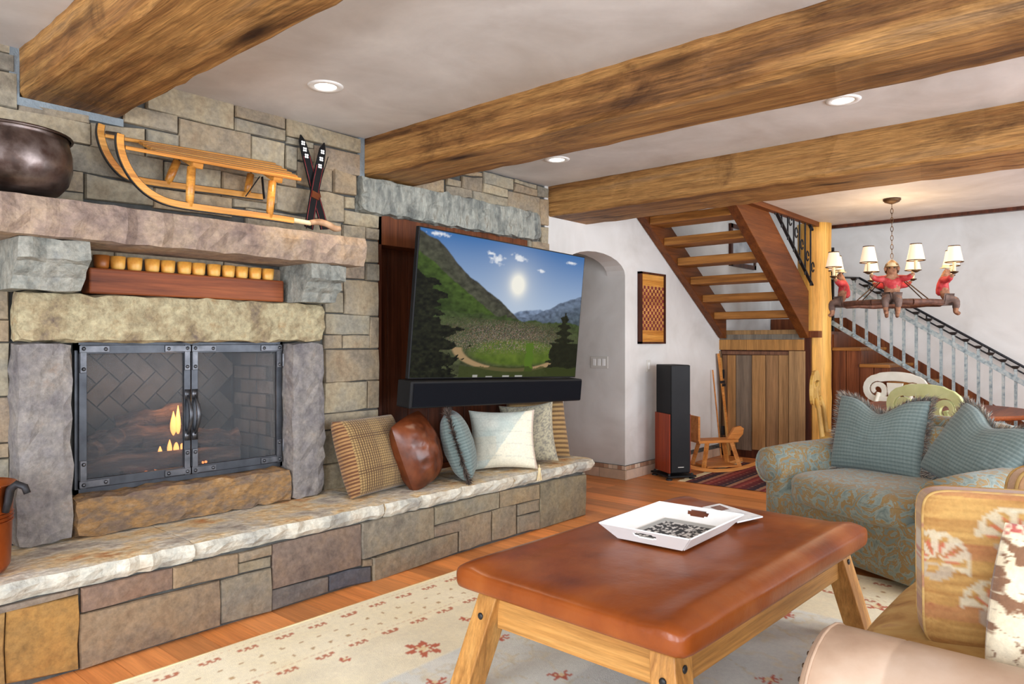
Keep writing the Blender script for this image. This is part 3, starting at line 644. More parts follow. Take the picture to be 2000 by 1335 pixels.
# wall handrail on the far wall
wr = thing('wall_handrail', 'thin dark iron handrail fixed to the far stairwell wall', 'handrail')
def zh(y): return 2.03 - .635 * (2.55 - y)
MB().tube([(9.33, 2.62, zh(2.62)), (9.33, .4, zh(.4))], .014, 8).tube([(9.33, 2.62, zh(2.62) - .07), (9.33, .4, zh(.4) - .07)], .009, 8).build('rail', 'iron', wr, smooth=True)
for y in (2.5, 1.9, 1.3, .7): MB().tube([(9.40, y, zh(y) - .05), (9.33, y, zh(y) - .05), (9.33, y, zh(y))], .008, 6).build('bracket', 'iron', wr)
MB().bar((8.42, 2.64, 1.42), (8.42, 2.64, 2.35), .03, .03).bar((8.42, 2.64, 2.34), (8.30, 2.70, 2.30), .03, .02).build('newel', 'iron', wr)
MB().tube([(8.42, 2.64, 2.02), (9.33, 2.62, zh(2.62))], .012, 6).build('rail', 'iron', wr)
# black iron balustrade of the upper flight, seen beside the stringer
ub = thing('iron_balustrade', 'black scrolled iron balustrade beside the upper stair stringer', 'balustrade')
def zu(x): return zl(x) + .52
for k in range(7):
    xx = 6.85 + .16 * k; zb = zu(xx)
    MB().tube([(xx, 2.67, zb), (xx, 2.67, zb + .72)], .009, 6).build('baluster', 'iron', ub)
    MB().tube([(xx + .07 + .035 * math.cos(t / 6 * math.pi), 2.67, zb + .2 + .05 * math.sin(t / 6 * math.pi)) for t in range(0, 12)], .007, 6).build('scroll', 'iron', ub)
MB().bar((6.78, 2.67, zu(6.78) + .04), (7.86, 2.67, zu(7.86) + .04), .03, .014).build('lower_rail', 'iron', ub)
MB().bar((6.78, 2.67, zu(6.78) + .62), (7.86, 2.67, zu(7.86) + .62), .03, .02).build('handrail', 'iron', ub)
# framed picture on the far wall seen through the treads
pf = thing('framed_picture', 'dark-framed picture hanging above the landing, seen between stair treads', 'picture')
x0, x1, z0, z1 = 8.12, 8.84, 2.2, 2.7
MB().b2((x0, 3.685, z0), (x0 + .05, 3.718, z1)).b2((x1 - .05, 3.685, z0), (x1, 3.718, z1)).b2((x0, 3.685, z0), (x1, 3.718, z0 + .05)).b2((x0, 3.685, z1 - .05), (x1, 3.718, z1)).build('frame', 'darkpanel', pf)
MB().b2((x0 + .05, 3.70, z0 + .05), (x1 - .05, 3.718, z1 - .05)).build('print', surf('print', [lin(120, 126, 130), lin(176, 180, 184), lin(210, 214, 216)], noise=3), pf)

# ------------------------------------------------------------------ baseboard of stone tiles
bb = struct(MB().b2((5.87, D - .012, 0), (7.88, D, .135)).b2((5.858, D - .012, 0), (5.87, 5.2, .135)).build('baseboard_back', 'mortar'))
TP = [(196, 168, 146), (206, 182, 162), (186, 158, 136), (200, 176, 152)]
def tcol(p=TP): return lin(*random.choice(p))
x = 5.862
while x < 7.86:
    w = min(.3, 7.875 - x); MB().b2((x + .002, D - .02, .002), (x + w - .002, D - .006, .092)).build('tile', 'tile', bb, col=tcol(), bev=.002); x += w
y = D - .02
while y < 5.0: MB().b2((5.848, y + .002, .002), (5.862, y + .298, .092)).build('tile', 'tile', bb, col=tcol(), bev=.002); y += .3
x = 5.862
MP = [(190, 160, 134), (214, 196, 176), (168, 132, 108), (206, 186, 164)]
while x < 6.9:
    w = random.uniform(.045, .06); MB().b2((x + .002, D - .019, .096), (x + w - .002, D - .006, .132)).build('mosaic_tile', 'tile', bb, col=tcol(MP)); x += w
y = D - .02
while y < 4.3:
    w = random.uniform(.045, .06); MB().b2((5.849, y + .002, .096), (5.862, y + w - .002, .132)).build('mosaic_tile', 'tile', bb, col=tcol(MP)); y += w
# switch plates
def plate(name, lab, o, n, ax):
    t = thing(name, lab, 'switch')
    o = Vector(o)
    if ax == 'x':     # plate lies on a wall facing -x
        MB().box(o + Vector((-.004, 0, 0)), (.008, .066 * n, .115)).build('cover_plate', 'plate', t, bev=.003)
        for k in range(n): MB().box(o + Vector((-.009, (k - (n - 1) / 2) * .055, 0)), (.006, .032, .066)).build('switch_rocker', 'white', t, bev=.002)
    else:
        MB().box(o + Vector((0, -.004, 0)), (.07 * n, .008, .115)).build('cover_plate', 'plate', t, bev=.003)
        for k in range(n): MB().box(o + Vector(((k - (n - 1) / 2) * .055, -.009, 0)), (.032, .006, .066)).build('switch_rocker', 'white', t, bev=.002)
plate('switch_plate', 'wide triple light switch plate on the side wall of the arched passage', WX(1171, 707, 5.87), 3, 'x')
plate('switch_plate', 'single small switch plate on the plaster wall left of the tower speaker', WY(1266, 714, D), 1, 'y')
# ------------------------------------------------------------------ recessed ceiling lights
def downlight(u, v, lab, power):
    p = GZ(u, v, HC); t = thing('ceiling_light', lab, 'light', (p.x, p.y, HC), group='recessed ceiling lights')
    prof = [(.052, .0), (.056, -.006), (.082, -.007), (.088, -.001), (.088, .0)]
    MB().lathe(prof, n=28, cap=False).build('trim_ring', 'white', t, smooth=True)
    MB().lathe([(.0005, -.0022), (.053, -.002), (.054, -.0005)], n=28, cap=False).build('lens', 'lampwhite', t)
    l = bpy.data.lights.new('spot', 'SPOT'); l.energy = power; l.color = (1, .83, .62); l.spot_size = R(95); l.spot_blend = .7; l.shadow_soft_size = .05
    o = bpy.data.objects.new('ceiling_light_lamp', l); COL.objects.link(o); o.parent = t; o.location = (0, 0, -.02)
downlight(636, 168, 'recessed round ceiling light nearest the fireplace mantel', 26)
downlight(1647, 195, 'recessed round ceiling light over the blue-green armchair, between the two long beams', 26)
downlight(1088, 311, 'small recessed ceiling light close to the television, between two beams', 22)
# ------------------------------------------------------------------ game board
p0 = WY(1245, 530, D); p1 = WY(1293, 671, D)
gb = thing('game_board', 'wooden checkers board with dark frame hung on the plaster wall', 'game board', ((p0.x + p1.x) / 2, D, (p0.z + p1.z) / 2))
w = p1.x - p0.x; h = p0.z - p1.z
MB().b2((-w / 2, -.045, -h / 2), (-w / 2 + .02, 0, h / 2)).b2((w / 2 - .02, -.045, -h / 2), (w / 2, 0, h / 2)).b2((-w / 2, -.045, -h / 2), (w / 2, 0, -h / 2 + .02)).b2((-w / 2, -.045, h / 2 - .02), (w / 2, 0, h / 2)).build('frame', 'darkpanel', gb)
MB().b2((-w / 2 + .015, -.03, -h / 2 + .015), (w / 2 - .015, -.005, h / 2 - .015)).build('board', 'honey', gb)
lm = MB(); dm = MB(); s = (w - .05) / 12; zz = .62 * h / 14
for i in range(12):
    for j in range(14):
        a = (-w / 2 + .025 + i * s, -.034, -.31 * h + j * zz)
        (lm if (i + j) % 2 else dm).b2(a, (a[0] + s, -.029, a[2] + zz))
o = lm.build('light_squares', 'pine', gb); o['kind'] = 'stuff'; o = dm.build('dark_squares', 'chairr', gb); o['kind'] = 'stuff'
# ------------------------------------------------------------------ television and sound bar
tvc = Vector((3.760, 3.339, 1.517))
tv = thing('television', 'large flat television on a swing mount showing a sunny mountain valley', 'television', tvc, (0, 0, 0))
ya_, pi_, ro_ = -.0286, .0788, .0286
ex = Vector((math.cos(ya_), math.sin(ya_), 0)); nn = Vector((math.sin(ya_), -math.cos(ya_), 0)); ez = Vector((0, 0, 1)) * math.cos(pi_) + nn * math.sin(pi_)
ex2 = ex * math.cos(ro_) - ez * math.sin(ro_); ez3 = ez * math.cos(ro_) + ex * math.sin(ro_); ey = ez3.cross(ex2)
tv.rotation_euler = Matrix((ex2, ey, ez3)).transposed().to_euler()
TW, TH = 1.66, .934
MB().b2((-TW / 2, -.002, -TH / 2), (TW / 2, .03, TH / 2)).build('case', 'black', tv, bev=.004)
MB().b2((-.5, .03, -.35), (.5, .06, .2)).build('rear_housing', 'black', tv, bev=.01)
MB().b2((-.03, .05, -.05), (.03, .30, .0)).b2((-.2, .28, -.2), (.2, .33, .2)).b2((-.03, .05, -.18), (.03, .30, -.13)).build('wall_bracket', 'blackmetal', tv)
nx, nz = 360, 200
xs = np.linspace(-TW / 2 + .008, TW / 2 - .008, nx); zs_ = np.linspace(-TH / 2 + .008, TH / 2 - .008, nz)
X, Z = np.meshgrid(xs, zs_); Uu = (X + TW / 2) / TW; Vv = (Z + TH / 2) / TH      # 0..1
sky = mixc(A(176, 196, 222), A(56, 112, 176), (Vv - .5) / .5)
sd = np.hypot((Uu - .555) * 1.78, Vv - .70); im = mixc(sky, A(255, 252, 240), np.exp(-(sd / .075) ** 2) * 1.2 + .6 * np.exp(-sd / .14))
cl = fbm(Uu * 14, Vv * 18, 3); 
for cx, cz, rx, rz in ((.42, .86, .045, .03), (.55, .90, .04, .025), (.38, .90, .02, .015), (.70, .83, .02, .012), (.9, .93, .03, .012), (.1, .97, .05, .012)):
    d = np.hypot((Uu - cx) / rx, (Vv - cz) / rz) + (fbm(Uu * 60, Vv * 60, 9) - .5) * 2.2; im = mixc(im, A(236, 240, 246), 1.2 - d)
def ridge(h, c1, c2, seed, k):
    global im
    e = h + (fbm(Uu * k, Uu * 0 + seed, seed) - .5) * .05; m_ = np.clip((e - Vv) * 120, 0, 1)
    t = np.clip((e - Vv) / .3, 0, 1); tex = fbm(Uu * 46, Vv * 46, seed + 20, 5); im = mixc(im, mixc(c1, c2, t) * (.25 + 1.5 * tex)[..., None], m_)
ridge(.505 + .03 * np.cos((Uu - .7) * 14), A(120, 136, 162), A(96, 110, 120), 1, 12)
ridge(.45 + np.clip(Uu - .62, 0, 1) * .62, A(104, 118, 140), A(60, 70, 66), 2, 9)
ridge(.985 - Uu * .92 + .02 * np.sin(Uu * 18), A(70, 68, 58), A(84, 88, 66), 4, 10)
ridge(.86 - Uu * .95, A(66, 86, 34), A(44, 58, 26), 5, 12)
ridge(np.where(Uu < .5, .46, .44) + 0 * Uu, A(62, 76, 40), A(70, 74, 48), 6, 20)
vt = (Vv < .40); crowd = rng.random(X.shape); cw = np.exp(-(((Uu - .52) / .32) ** 2 + ((Vv - .33) / .09) ** 2) * 1.2)
gc = np.array([A(120, 110, 100), A(176, 160, 140), A(90, 80, 76), A(150, 120, 90), A(80, 100, 60)])[rng.integers(0, 5, X.shape)]
im = mixc(im, gc * .6, (crowd < .85) * cw * 1.4 * (Vv < .43))
im = mixc(im, mixc(A(64, 84, 28), A(104, 124, 44), fbm(Uu * 30, Vv * 30, 12)), (1.1 - np.hypot((Uu - .58) / .28, (Vv - .19) / .10)) * 4)
im = mixc(im, gc * .9, (crowd < .4) * np.exp(-(((Uu - .5) / .3) ** 2 + ((Vv - .25) / .05) ** 2)) * 1.4)
rd = np.abs(np.hypot((Uu - .56) / .33, (Vv - .22) / .16) - 1.0); im = mixc(im, A(166, 138, 100), (1 - rd / .1) * 2.5 * (Vv < .22) * (Uu > .2))
dk = A(30, 32, 18)
lt = .62 - .05 * Uu * 10 + (fbm(Uu * 24, Vv * 24, 15) - .5) * .3
tl = ((Uu < .22 + .05 * np.sin(Vv * 60) * fbm(Uu * 30, Vv * 30, 17) + (fbm(Uu * 20, Vv * 26, 16) - .5) * .22 - np.clip(Vv - .25, 0, 1) * .32) & (Vv < .72))
im = mixc(im, dk * (.1 + 2.6 * fbm(Uu * 60, Vv * 60, 18) ** 2)[..., None], tl * 1.0)
tx = .09 * np.clip((.56 - Vv) / .5, 0, 1) * (1 + .5 * np.sin(Vv * 110)) + (fbm(Uu * 50, Vv * 50, 19) - .5) * .05
im = mixc(im, dk * (.5 + 1.3 * fbm(Uu * 70, Vv * 70, 21))[..., None], (np.abs(Uu - .89) < tx) & (Vv < .56))
im = mixc(im, dk * (.6 + fbm(Uu * 60, Vv * 60, 22))[..., None], ((Vv < .28) & (Uu > .80 + (fbm(Uu * 16, Vv * 16, 23) - .5) * .16)) * 1.0)
im = mixc(im, A(84, 112, 34), (np.abs(Uu - .66) < .025 + (fbm(Uu * 40, Vv * 40, 25) - .5) * .02) & (Vv > .05) & (Vv < .27))
im = mixc(im, A(58, 66, 28), ((Vv < .06 + .05 * fbm(Uu * 20, Uu * 0, 26)) & (Uu > .25)) * .8)
for cx, wv, hv in ((.34, .022, .045), (.42, .03, .03), (.52, .035, .035), (.60, .04, .035)):
    im = mixc(im, A(206, 202, 196), ((np.abs(Uu - cx) < wv * .6) & (Vv < hv * .55)) * .6)
m = MB(); m.v = [(float(a), -.0035, float(b)) for a, b in zip(X.ravel(), Z.ravel())]
m.f = [(j * nx + i, j * nx + i + 1, (j + 1) * nx + i + 1, (j + 1) * nx + i) for j in range(nz - 1) for i in range(nx - 1)]
o = m.build('screen', 'screen', tv); setcol(o, im.reshape(-1, 3))
sb = thing('sound_bar', 'long black sound bar mounted below the television', 'speaker', tvc, tv.rotation_euler)
MB().b2((-.86, -.07, -.64), (.83, .06, -TH / 2 - .006)).build('cabinet', 'black', sb, bev=.008)
MB().b2((-.84, -.075, -.63), (.82, -.068, -TH / 2 - .02)).build('grille', surf('grille', [(.004, .0045, .007), (.007, .0075, .010)], noise=300, rough=.9, spec=.08), sb)
# ------------------------------------------------------------------ tower speaker
sp = thing('tower_speaker', 'tall black floor-standing speaker with cherry wood side panels', 'speaker', (6.31, 3.46, 0), (0, 0, R(-33)))
MB().b2((-.10, -.15, .06), (.10, .15, 1.085)).build('cabinet', 'black', sb and sp, bev=.008)
cherry = wood('cherry', [lin(110, 36, 14), lin(150, 56, 24), lin(164, 70, 34)], 'z', rough=.35)
for s in (-1, 1): MB().b2((s * .10, -.145, .06), (s * .113, .15, .62)).build('side_panel', cherry, sp, bev=.004)
MB().b2((-.098, -.16, .07), (.098, -.148, 1.08)).build('grille', 'black', sp, bev=.003)
MB().b2((-.03, -.1625, .115), (.03, -.16, .122)).build('badge', 'plate', sp)
MB().b2((-.15, -.19, .025), (.15, .17, .042)).build('plinth', 'black', sp, bev=.006)
for a in (-1, 1):
    for b in (-1, 1): MB().lathe([(.03, .0), (.03, .015), (.012, .018), (.012, .06)], (a * .12, b * .145 - .01, 0), 12).build('foot', 'blackmetal', sp)
# ================================================================== rugs
rx0, rx1, ry0, ry1 = -.1, 4.3, -.2, 2.94
nx, ny = 400, 290
xs = np.linspace(rx0, rx1, nx); ys = np.linspace(ry0, ry1, ny); X, Y = np.meshgrid(xs, ys)
de = np.minimum(np.minimum(ry1 - Y, rx1 - X), np.minimum(Y - ry0 + 9, X - rx0 + 9))      # distance from the bound edge
al = np.where(ry1 - Y < rx1 - X, X, Y)
cr = A(244, 236, 210); fieldc = A(222, 222, 214); im = mixc(cr, A(236, 224, 190), fbm(X * 5, Y * 5, 31) * 1.3 - .3)
fld = mixc(fieldc, A(204, 208, 204), fbm(X * 3, Y * 3, 32) * 1.6 - .4)
vine = np.abs(fbm(X * 4.5, Y * 4.5, 33) - .5); fld = mixc(fld, A(196, 180, 140), (1 - vine / .02) * .5)
bl_ = np.abs(fbm(X * 6, Y * 6, 37) - .52); fld = mixc(fld, A(222, 212, 184), (1 - bl_ / .05) * .6)
im = mixc(im, fld, (de - .74) * 60)
mid = (de > .40) & (de < .74); im = mixc(im, A(222, 214, 190), mid * (fbm(X * 9, Y * 9, 35) * 1.2 - .2))
rust = A(178, 84, 44)
for d0 in (.085, .385):
    ph = (al % .17) / .17; row = (np.abs(de - d0) < .011) & (ph < .55) & ((ph * 100 % 20) < 13); row2 = (np.abs(de - d0 - .016) < .006) & (ph > .1) & (ph < .5) & ((ph * 100 % 20) > 5)
    im = mixc(im, rust, (row | row2) * .85)
    hb_ = (np.abs(de - d0 + .04) < .008); im = mixc(im, A(206, 170, 130), hb_ * (((al + de) * 60 % 1) < .5) * .4)
dots = (np.hypot((X * 100 % 9) - 4.5, (Y * 100 % 9) - 4.5) < 1.05) & (de > .14) & (de < .34); im = mixc(im, A(176, 136, 84), dots * .8)
rr = np.random.default_rng(5)
fl_ = [(2.06, 2.30, .085), (2.42, 2.40, .035), (1.78, 2.46, .03), (2.36, 2.14, .05), (1.55, 2.32, .04), (2.62, 2.20, .04), (1.2, 2.4, .05), (2.9, 2.3, .06), (2.72, 1.86, .06), (2.25, 1.72, .05), (2.05, 1.05, .13), (2.2, 1.55, .04), (2.75, 1.1, .05), (3.3, .75, .06), (3.45, 1.3, .05), (3.85, 1.0, .06), (1.7, 1.9, .05), (1.5, 1.6, .05)]
for _ in range(26): fl_.append((rr.uniform(.2, 4.1), rr.uniform(-.1, 2.1), rr.uniform(.02, .05)))
for fx_, fy_, fr_ in fl_:
    dx, dy = X - fx_, Y - fy_; rd = np.hypot(dx, dy); th = np.arctan2(dy, dx)
    pet = fr_ * (.72 + .28 * np.cos(th * rr.integers(5, 9) + rr.random() * 6)); body = (rd < pet) & ~((th > .2) & (th < 1.6) & (rr.random() < .5))
    c = A(150, 40, 26) if fr_ > .1 else A(184, 74, 40)
    im = mixc(im, c, (body & (rd > pet * .45)) * .9); im = mixc(im, A(226, 200, 150), (rd < pet * .4) * .8)
m = MB(); m.v = [(float(a), float(b), .009 + .002 * math.sin(a * 9) * math.sin(b * 7)) for a, b in zip(X.ravel(), Y.ravel())]
m.f = [(j * nx + i, j * nx + i + 1, (j + 1) * nx + i + 1, (j + 1) * nx + i) for j in range(ny - 1) for i in range(nx - 1)]
rug = m.build('area_rug', 'rug'); setcol(rug, im.reshape(-1, 3)); tag(rug, 'large cream and pale grey floral rug with rust marks under the leather table', 'rug')
MB().b2((rx0, ry1 - .001, .001), (rx1, ry1 + .006, .011)).b2((rx1 - .001, ry0, .001), (rx1 + .006, ry1, .011)).build('binding', 'cream', rug)
# small red kilim
ka = GZ(1338, 941, 0); kb = GZ(1452, 903, 0); kd = (kb - ka); kl = kd.length; kd.normalize(); kn = Vector((kd.y, -kd.x, 0))
klm = thing('kilim_rug', 'small dark red striped kilim with white fringe in front of the rocking horse', 'rug', (ka.x, ka.y, 0), (0, 0, math.atan2(kn.y, kn.x)))
nx, ny = 260, 60; Lk = 1.25; kw = kl
xs = np.linspace(0, Lk, nx); ys = np.linspace(0, kw, ny); X, Y = np.meshgrid(xs, ys)
pal = np.array([A(96, 20, 30), A(120, 30, 34), A(60, 18, 34), A(150, 60, 50), A(44, 24, 40), A(110, 24, 30), A(170, 120, 90)])
idx = (np.floor(X * 26 + 0).astype(int) * 7919 % 7); im = pal[idx]; im = mixc(im, A(190, 140, 110), ((np.abs((X * 26 % 2) - 1) < .25) & ((Y * 30 % 1) < .4)) * .4)
m = MB(); m.v = [(float(a), float(b), .006) for a, b in zip(X.ravel(), Y.ravel())]; m.f = [(j * nx + i, j * nx + i + 1, (j + 1) * nx + i + 1, (j + 1) * nx + i) for j in range(ny - 1) for i in range(nx - 1)]
o = m.build('weave', 'rug', klm); setcol(o, im.reshape(-1, 3))
m = MB()
for k in range(110): yk = kw * k / 109; m.bar((0, yk, .006), (-.06 - random.random() * .02, yk + random.uniform(-.008, .008), .004), .006, .003)
o = m.build('fringe', 'cream', klm); o['kind'] = 'stuff'

# ================================================================== coffee table
ct = thing('coffee_table', 'low coffee table with padded tan leather top and splayed pine legs', 'table', (2.66, 1.42, 0), (0, 0, R(-1.5)))
tm = MB().puff((0, 0, .445), (.82, .475, .062), e=4.5, n=34, exy=34)
tm.v = [(a, b, c + (.012 * max(0, 1 - abs(abs(b) - .40) / .08) if c > .47 else 0) - (.012 * max(0, 1 - (a * a / .5 + b * b / .12)) if c > .48 else 0)) for a, b, c in tm.v]
tm.build('leather_top', 'leather', ct, smooth=True, merge=True)
for sx in (-1, 1):
    for sy in (-1, 1):
        a = Vector((sx * .70, sy * .36, .385)); b = Vector((sx * .79, sy * .44, .014))
        u = Vector((1, 0, 0)); v = Vector((0, 1, 0)); hw, hv = .05, .045
        vs = [p + u * (i * hw) + v * (j * hv) for p in (b, a) for i, j in ((-1, -1), (1, -1), (1, 1), (-1, 1))]
        lgp = MB().add(vs, [(0, 1, 2, 3), (7, 6, 5, 4), (0, 4, 5, 1), (1, 5, 6, 2), (2, 6, 7, 3), (3, 7, 4, 0)]).build('leg', 'pinez', ct, bev=.005)
        MB().ell(a.lerp(b, .12) + Vector((0, sy * (hv + .001), 0)), (.013, .006, .013), 10, 6).ell(a.lerp(b, .2) + Vector((sx * (hw + .001), 0, 0)), (.006, .013, .013), 10, 6).build('bolt', 'blackmetal', lgp, smooth=True)
for sy in (-1, 1): MB().b2((-.67, sy * .375 - .015, .27), (.67, sy * .375 + .015, .385)).build('apron', 'pine', ct, bev=.004)
pine_y = wood('pine_y', [lin(150, 98, 46), lin(192, 138, 74), lin(212, 162, 96)], 'y', k=.7, rough=.45)
for sx in (-1, 1): MB().b2((sx * .715 - .015, -.33, .27), (sx * .715 + .015, .33, .385)).build('apron', pine_y, ct, bev=.004)
TZ = .512
# tray
cs = [GZ(u, v, TZ + .05) for u, v in ((1190, 1015), (1302, 982), (1437, 1008), (1330, 1068))]
tcn = sum(cs, Vector()) / 4; tdx = ((cs[1] - cs[0]) + (cs[2] - cs[3])); tdy = ((cs[0] - cs[3]) + (cs[1] - cs[2]))
tw = tdx.length / 2; th_ = tdy.length / 2
ty = thing('serving_tray', 'white square serving tray with slotted handles on the leather table', 'tray', (tcn.x, tcn.y, TZ - .002), (0, 0, math.atan2(tdx.y, tdx.x)))
bw_, bh_ = tw / 2 - .055, th_ / 2 - .055; W_, H_ = tw / 2, th_ / 2; ht = .062
MB().b2((-bw_, -bh_, .0), (bw_, bh_, .007)).build('base', 'white', ty)
def slotwall(p0, p1, q0, q1, slot):
    """sloping wall between lower edge p and upper edge q, with an optional hand slot"""
    p0, p1, q0, q1 = map(Vector, (p0, p1, q0, q1)); f = lambda s, t: (p0.lerp(p1, s)).lerp(q0.lerp(q1, s), t)
    nrm = (p1 - p0).cross(q0 - p0).normalized() * .006; m = MB()
    S_ = [0, .36, .40, .60, .64, 1] if slot else [0, 1]; T_ = [0, .42, .5, .74, .82, 1] if slot else [0, 1]
    for i in range(len(S_) - 1):
        for j in range(len(T_) - 1):
            if slot and 1 <= i <= 3 and j in (1, 2, 3) and (i == 2 or j == 2): continue
            c = [f(S_[i], T_[j]), f(S_[i + 1], T_[j]), f(S_[i + 1], T_[j + 1]), f(S_[i], T_[j + 1])]
            m.add(c + [p + nrm for p in c], [(0, 1, 2, 3), (7, 6, 5, 4), (0, 4, 5, 1), (1, 5, 6, 2), (2, 6, 7, 3), (3, 7, 4, 0)])
    m.build('side_wall', 'white', ty)
B4 = [(-bw_, -bh_, 0), (bw_, -bh_, 0), (bw_, bh_, 0), (-bw_, bh_, 0)]; T4 = [(-W_, -H_, ht), (W_, -H_, ht), (W_, H_, ht), (-W_, H_, ht)]
for k in range(4): slotwall(B4[k], B4[(k + 1) % 4], T4[k], T4[(k + 1) % 4], k in (1, 3))
nx = 40; X, Y = np.meshgrid(np.linspace(-1, 1, nx), np.linspace(-1, 1, nx)); im = mixc(A(168, 172, 172), A(190, 192, 190), X * 0 + .4)
blk = (np.abs(X + .05) < .78) & (Y > -.95) & (Y < .75); im = mixc(im, A(52, 54, 58), blk * 1.0); im = mixc(im, A(216, 216, 214), (blk & (fbm(X * 9, Y * 14, 41) > .56)) * 1.0)
m = MB(); m.v = [(float(a) * bw_ * .93, float(b) * bh_ * .93, .0085) for a, b in zip(X.ravel(), Y.ravel())]; m.f = [(j * nx + i, j * nx + i + 1, (j + 1) * nx + i + 1, (j + 1) * nx + i) for j in range(nx - 1) for i in range(nx - 1)]
o = m.build('printed_panel', 'paint', ty); setcol(o, im.reshape(-1, 3))
# magazine
cs = [GZ(u, v, TZ + .004) for u, v in ((1372, 992), (1405, 985), (1490, 1010), (1440, 1021))]
mg = thing('brochure', 'pale printed brochure lying flat on the leather table behind the tray', 'brochure')
MB().prism([cs[3], cs[2], cs[1], cs[0]], (0, 0, .006)).build('pages', surf('pages', [lin(222, 226, 230), lin(232, 234, 236), lin(196, 204, 212)], noise=18), mg)
c0 = cs[0].lerp(cs[1], .3).lerp(cs[3], .08); MB().prism([c0 + (cs[3] - cs[0]) * a + (cs[1] - cs[0]) * b + Vector((0, 0, .0065)) for a, b in ((.3, .0), (.3, .55), (.02, .55), (.02, .0))], (0, 0, .0008)).build('cover_picture', surf('cover_picture', [lin(70, 56, 60), lin(140, 110, 100), lin(110, 60, 50)], noise=60), mg)

# ================================================================== pillows
def pillow(name, label, w, h, d, colfn, loc, yaw, lean, roll=0, n=36, pinch=.07, chop=0, mat='cloth', group=None, fringe=None, wr=.004, pw=.42, seed=0):
    m = MB(); s = np.linspace(-1, 1, n + 1); Sx, Tz = np.meshgrid(s, s)
    ed = np.clip((1 - Sx ** 2) * (1 - Tz ** 2), 0, 1) ** pw
    x = Sx * w / 2 * (1 - pinch * (1 - Tz ** 2)); z = h / 2 + Tz * h / 2 * (1 - pinch * (1 - Sx ** 2)) - chop * np.exp(-(Sx / .42) ** 2) * ((Tz + 1) / 2) ** 2
    wrk = (fbm(Sx * 3 + seed, Tz * 3, 50 + seed % 9) - .5) * wr * 4 * ed
    V = []; Cc = []
    for sg in (-1, 1):
        y = sg * d / 2 * ed + wrk; V.append(np.stack([x, y, z], -1).reshape(-1, 3)); Cc.append(colfn(Sx, Tz, sg).reshape(-1, 3) if colfn else None)
    m.v = [tuple(map(float, p)) for p in V[0]] + [tuple(map(float, p)) for p in V[1]]; k = n + 1; K = k * k
    f0 = [(j * k + i, j * k + i + 1, (j + 1) * k + i + 1, (j + 1) * k + i) for j in range(n) for i in range(n)]
    m.f = f0 + [tuple(K + a for a in f[::-1]) for f in f0]
    o = m.build(name, mat, smooth=True)
    if colfn: setcol(o, np.concatenate(Cc))
    o.location = loc; o.rotation_euler = Euler((R(lean), R(roll), R(yaw)), 'XYZ')
    tag(o, label, 'pillow', group)
    if fringe is not None:
        fm = MB(); fc = []; bd = []
        idx = [(0, i) for i in range(k)] + [(j, n) for j in range(k)] + [(n, i) for i in range(n, -1, -1)] + [(j, 0) for j in range(n, -1, -1)]
        P = V[0].reshape(k, k, 3)
        for _ in range(4200):
            t = random.random() * (len(idx) - 1); a = P[idx[int(t)]]; b = P[idx[int(t) + 1]]; p = Vector(a + (b - a) * (t % 1))
            c = Vector((0, 0, h / 2)); out = (p - c); out.y = 0; out.normalize()
            q = p + out * random.uniform(.016, .05) + Vector((random.gauss(0, .01), random.gauss(0, .014), random.gauss(0, .01)))
            sd_ = Vector((random.gauss(0, 1), random.gauss(0, 1), random.gauss(0, 1))).normalized() * .0036
            fm.add([p - sd_, p + sd_, q], [(0, 1, 2)]); cc_ = random.choice(fringe); fc += [cc_] * 3
        fo = fm.build('fringe', 'paint', o); setcol(fo, np.array(fc)); fo['kind'] = 'stuff'
    return o
FR = [A(96, 86, 80), A(136, 124, 112), A(176, 164, 148), A(110, 122, 122), A(120, 96, 84)]
def c_woven(s, t, sg):
    k = ((np.sin(s * 96) > -.3) & (np.sin(t * 96) > -.6)); im = mixc(A(84, 58, 32), A(158, 130, 82), k * 1.0)
    return mixc(im, mixc(A(96, 58, 32), A(156, 118, 74), (np.sin(t * 70) > 0) * 1.0), (s < -.86) * 1.0)
def c_stripe(s, t, sg): return mixc(A(96, 70, 42), A(178, 144, 92), (np.sin(t * 44) * .5 + .5) * 1.3 - .1)
def c_teal(s, t, sg): return mixc(A(78, 94, 94), A(122, 136, 132), (np.sin(t * 66) * .5 + .5) * .75 + (np.sin(s * 120) * .5 + .5) * .25)
def c_cream(s, t, sg):
    im = mixc(A(206, 208, 196), A(182, 194, 186), fbm(s * 2, t * 2, 61) * 2 - .5)
    im = mixc(im, A(236, 228, 204), ((t < s * 1.5 - .1)) * .85); im = mixc(im, A(206, 200, 180), ((s < -.3) & (t < .05) & (t > -.75)) * .6)  # cream below a slanting line, beige block at the left
    im = mixc(im, A(168, 176, 168), (np.abs((t * 2.3 + .12 * s) % 1 - .5) < .03) * .4)
    return mixc(im, A(176, 140, 128), (s > .93) * .5)
def c_speck(s, t, sg): return mixc(A(176, 168, 142), A(128, 124, 112), (fbm(s * 26, t * 26, 63) - .45) * 6)
zb = .419
pillow('throw_pillow', 'tan basket-weave pillow with striped side, first on the bench beside the fireplace', .50, .45, .20, c_woven, (2.72, 3.40, zb + .003), 10, -20, 0, n=120, pinch=.02, group='pillows on the hearth bench', pw=.3)
lpz = pillow('throw_pillow', 'shiny brown leather pillow between the woven and the fringed pillows', .38, .42, .27, None, (3.05, 3.37, zb + .012), 24, -16, -10, mat='leatherp', group='pillows on the hearth bench', pw=.5, wr=.009, pinch=-.05)
MB().tube([(-.172 - .0 * k, -.0 + .0, .03 + .36 * k / 10) for k in range(11)], .004, 6).build('piping', 'leatherp', lpz)
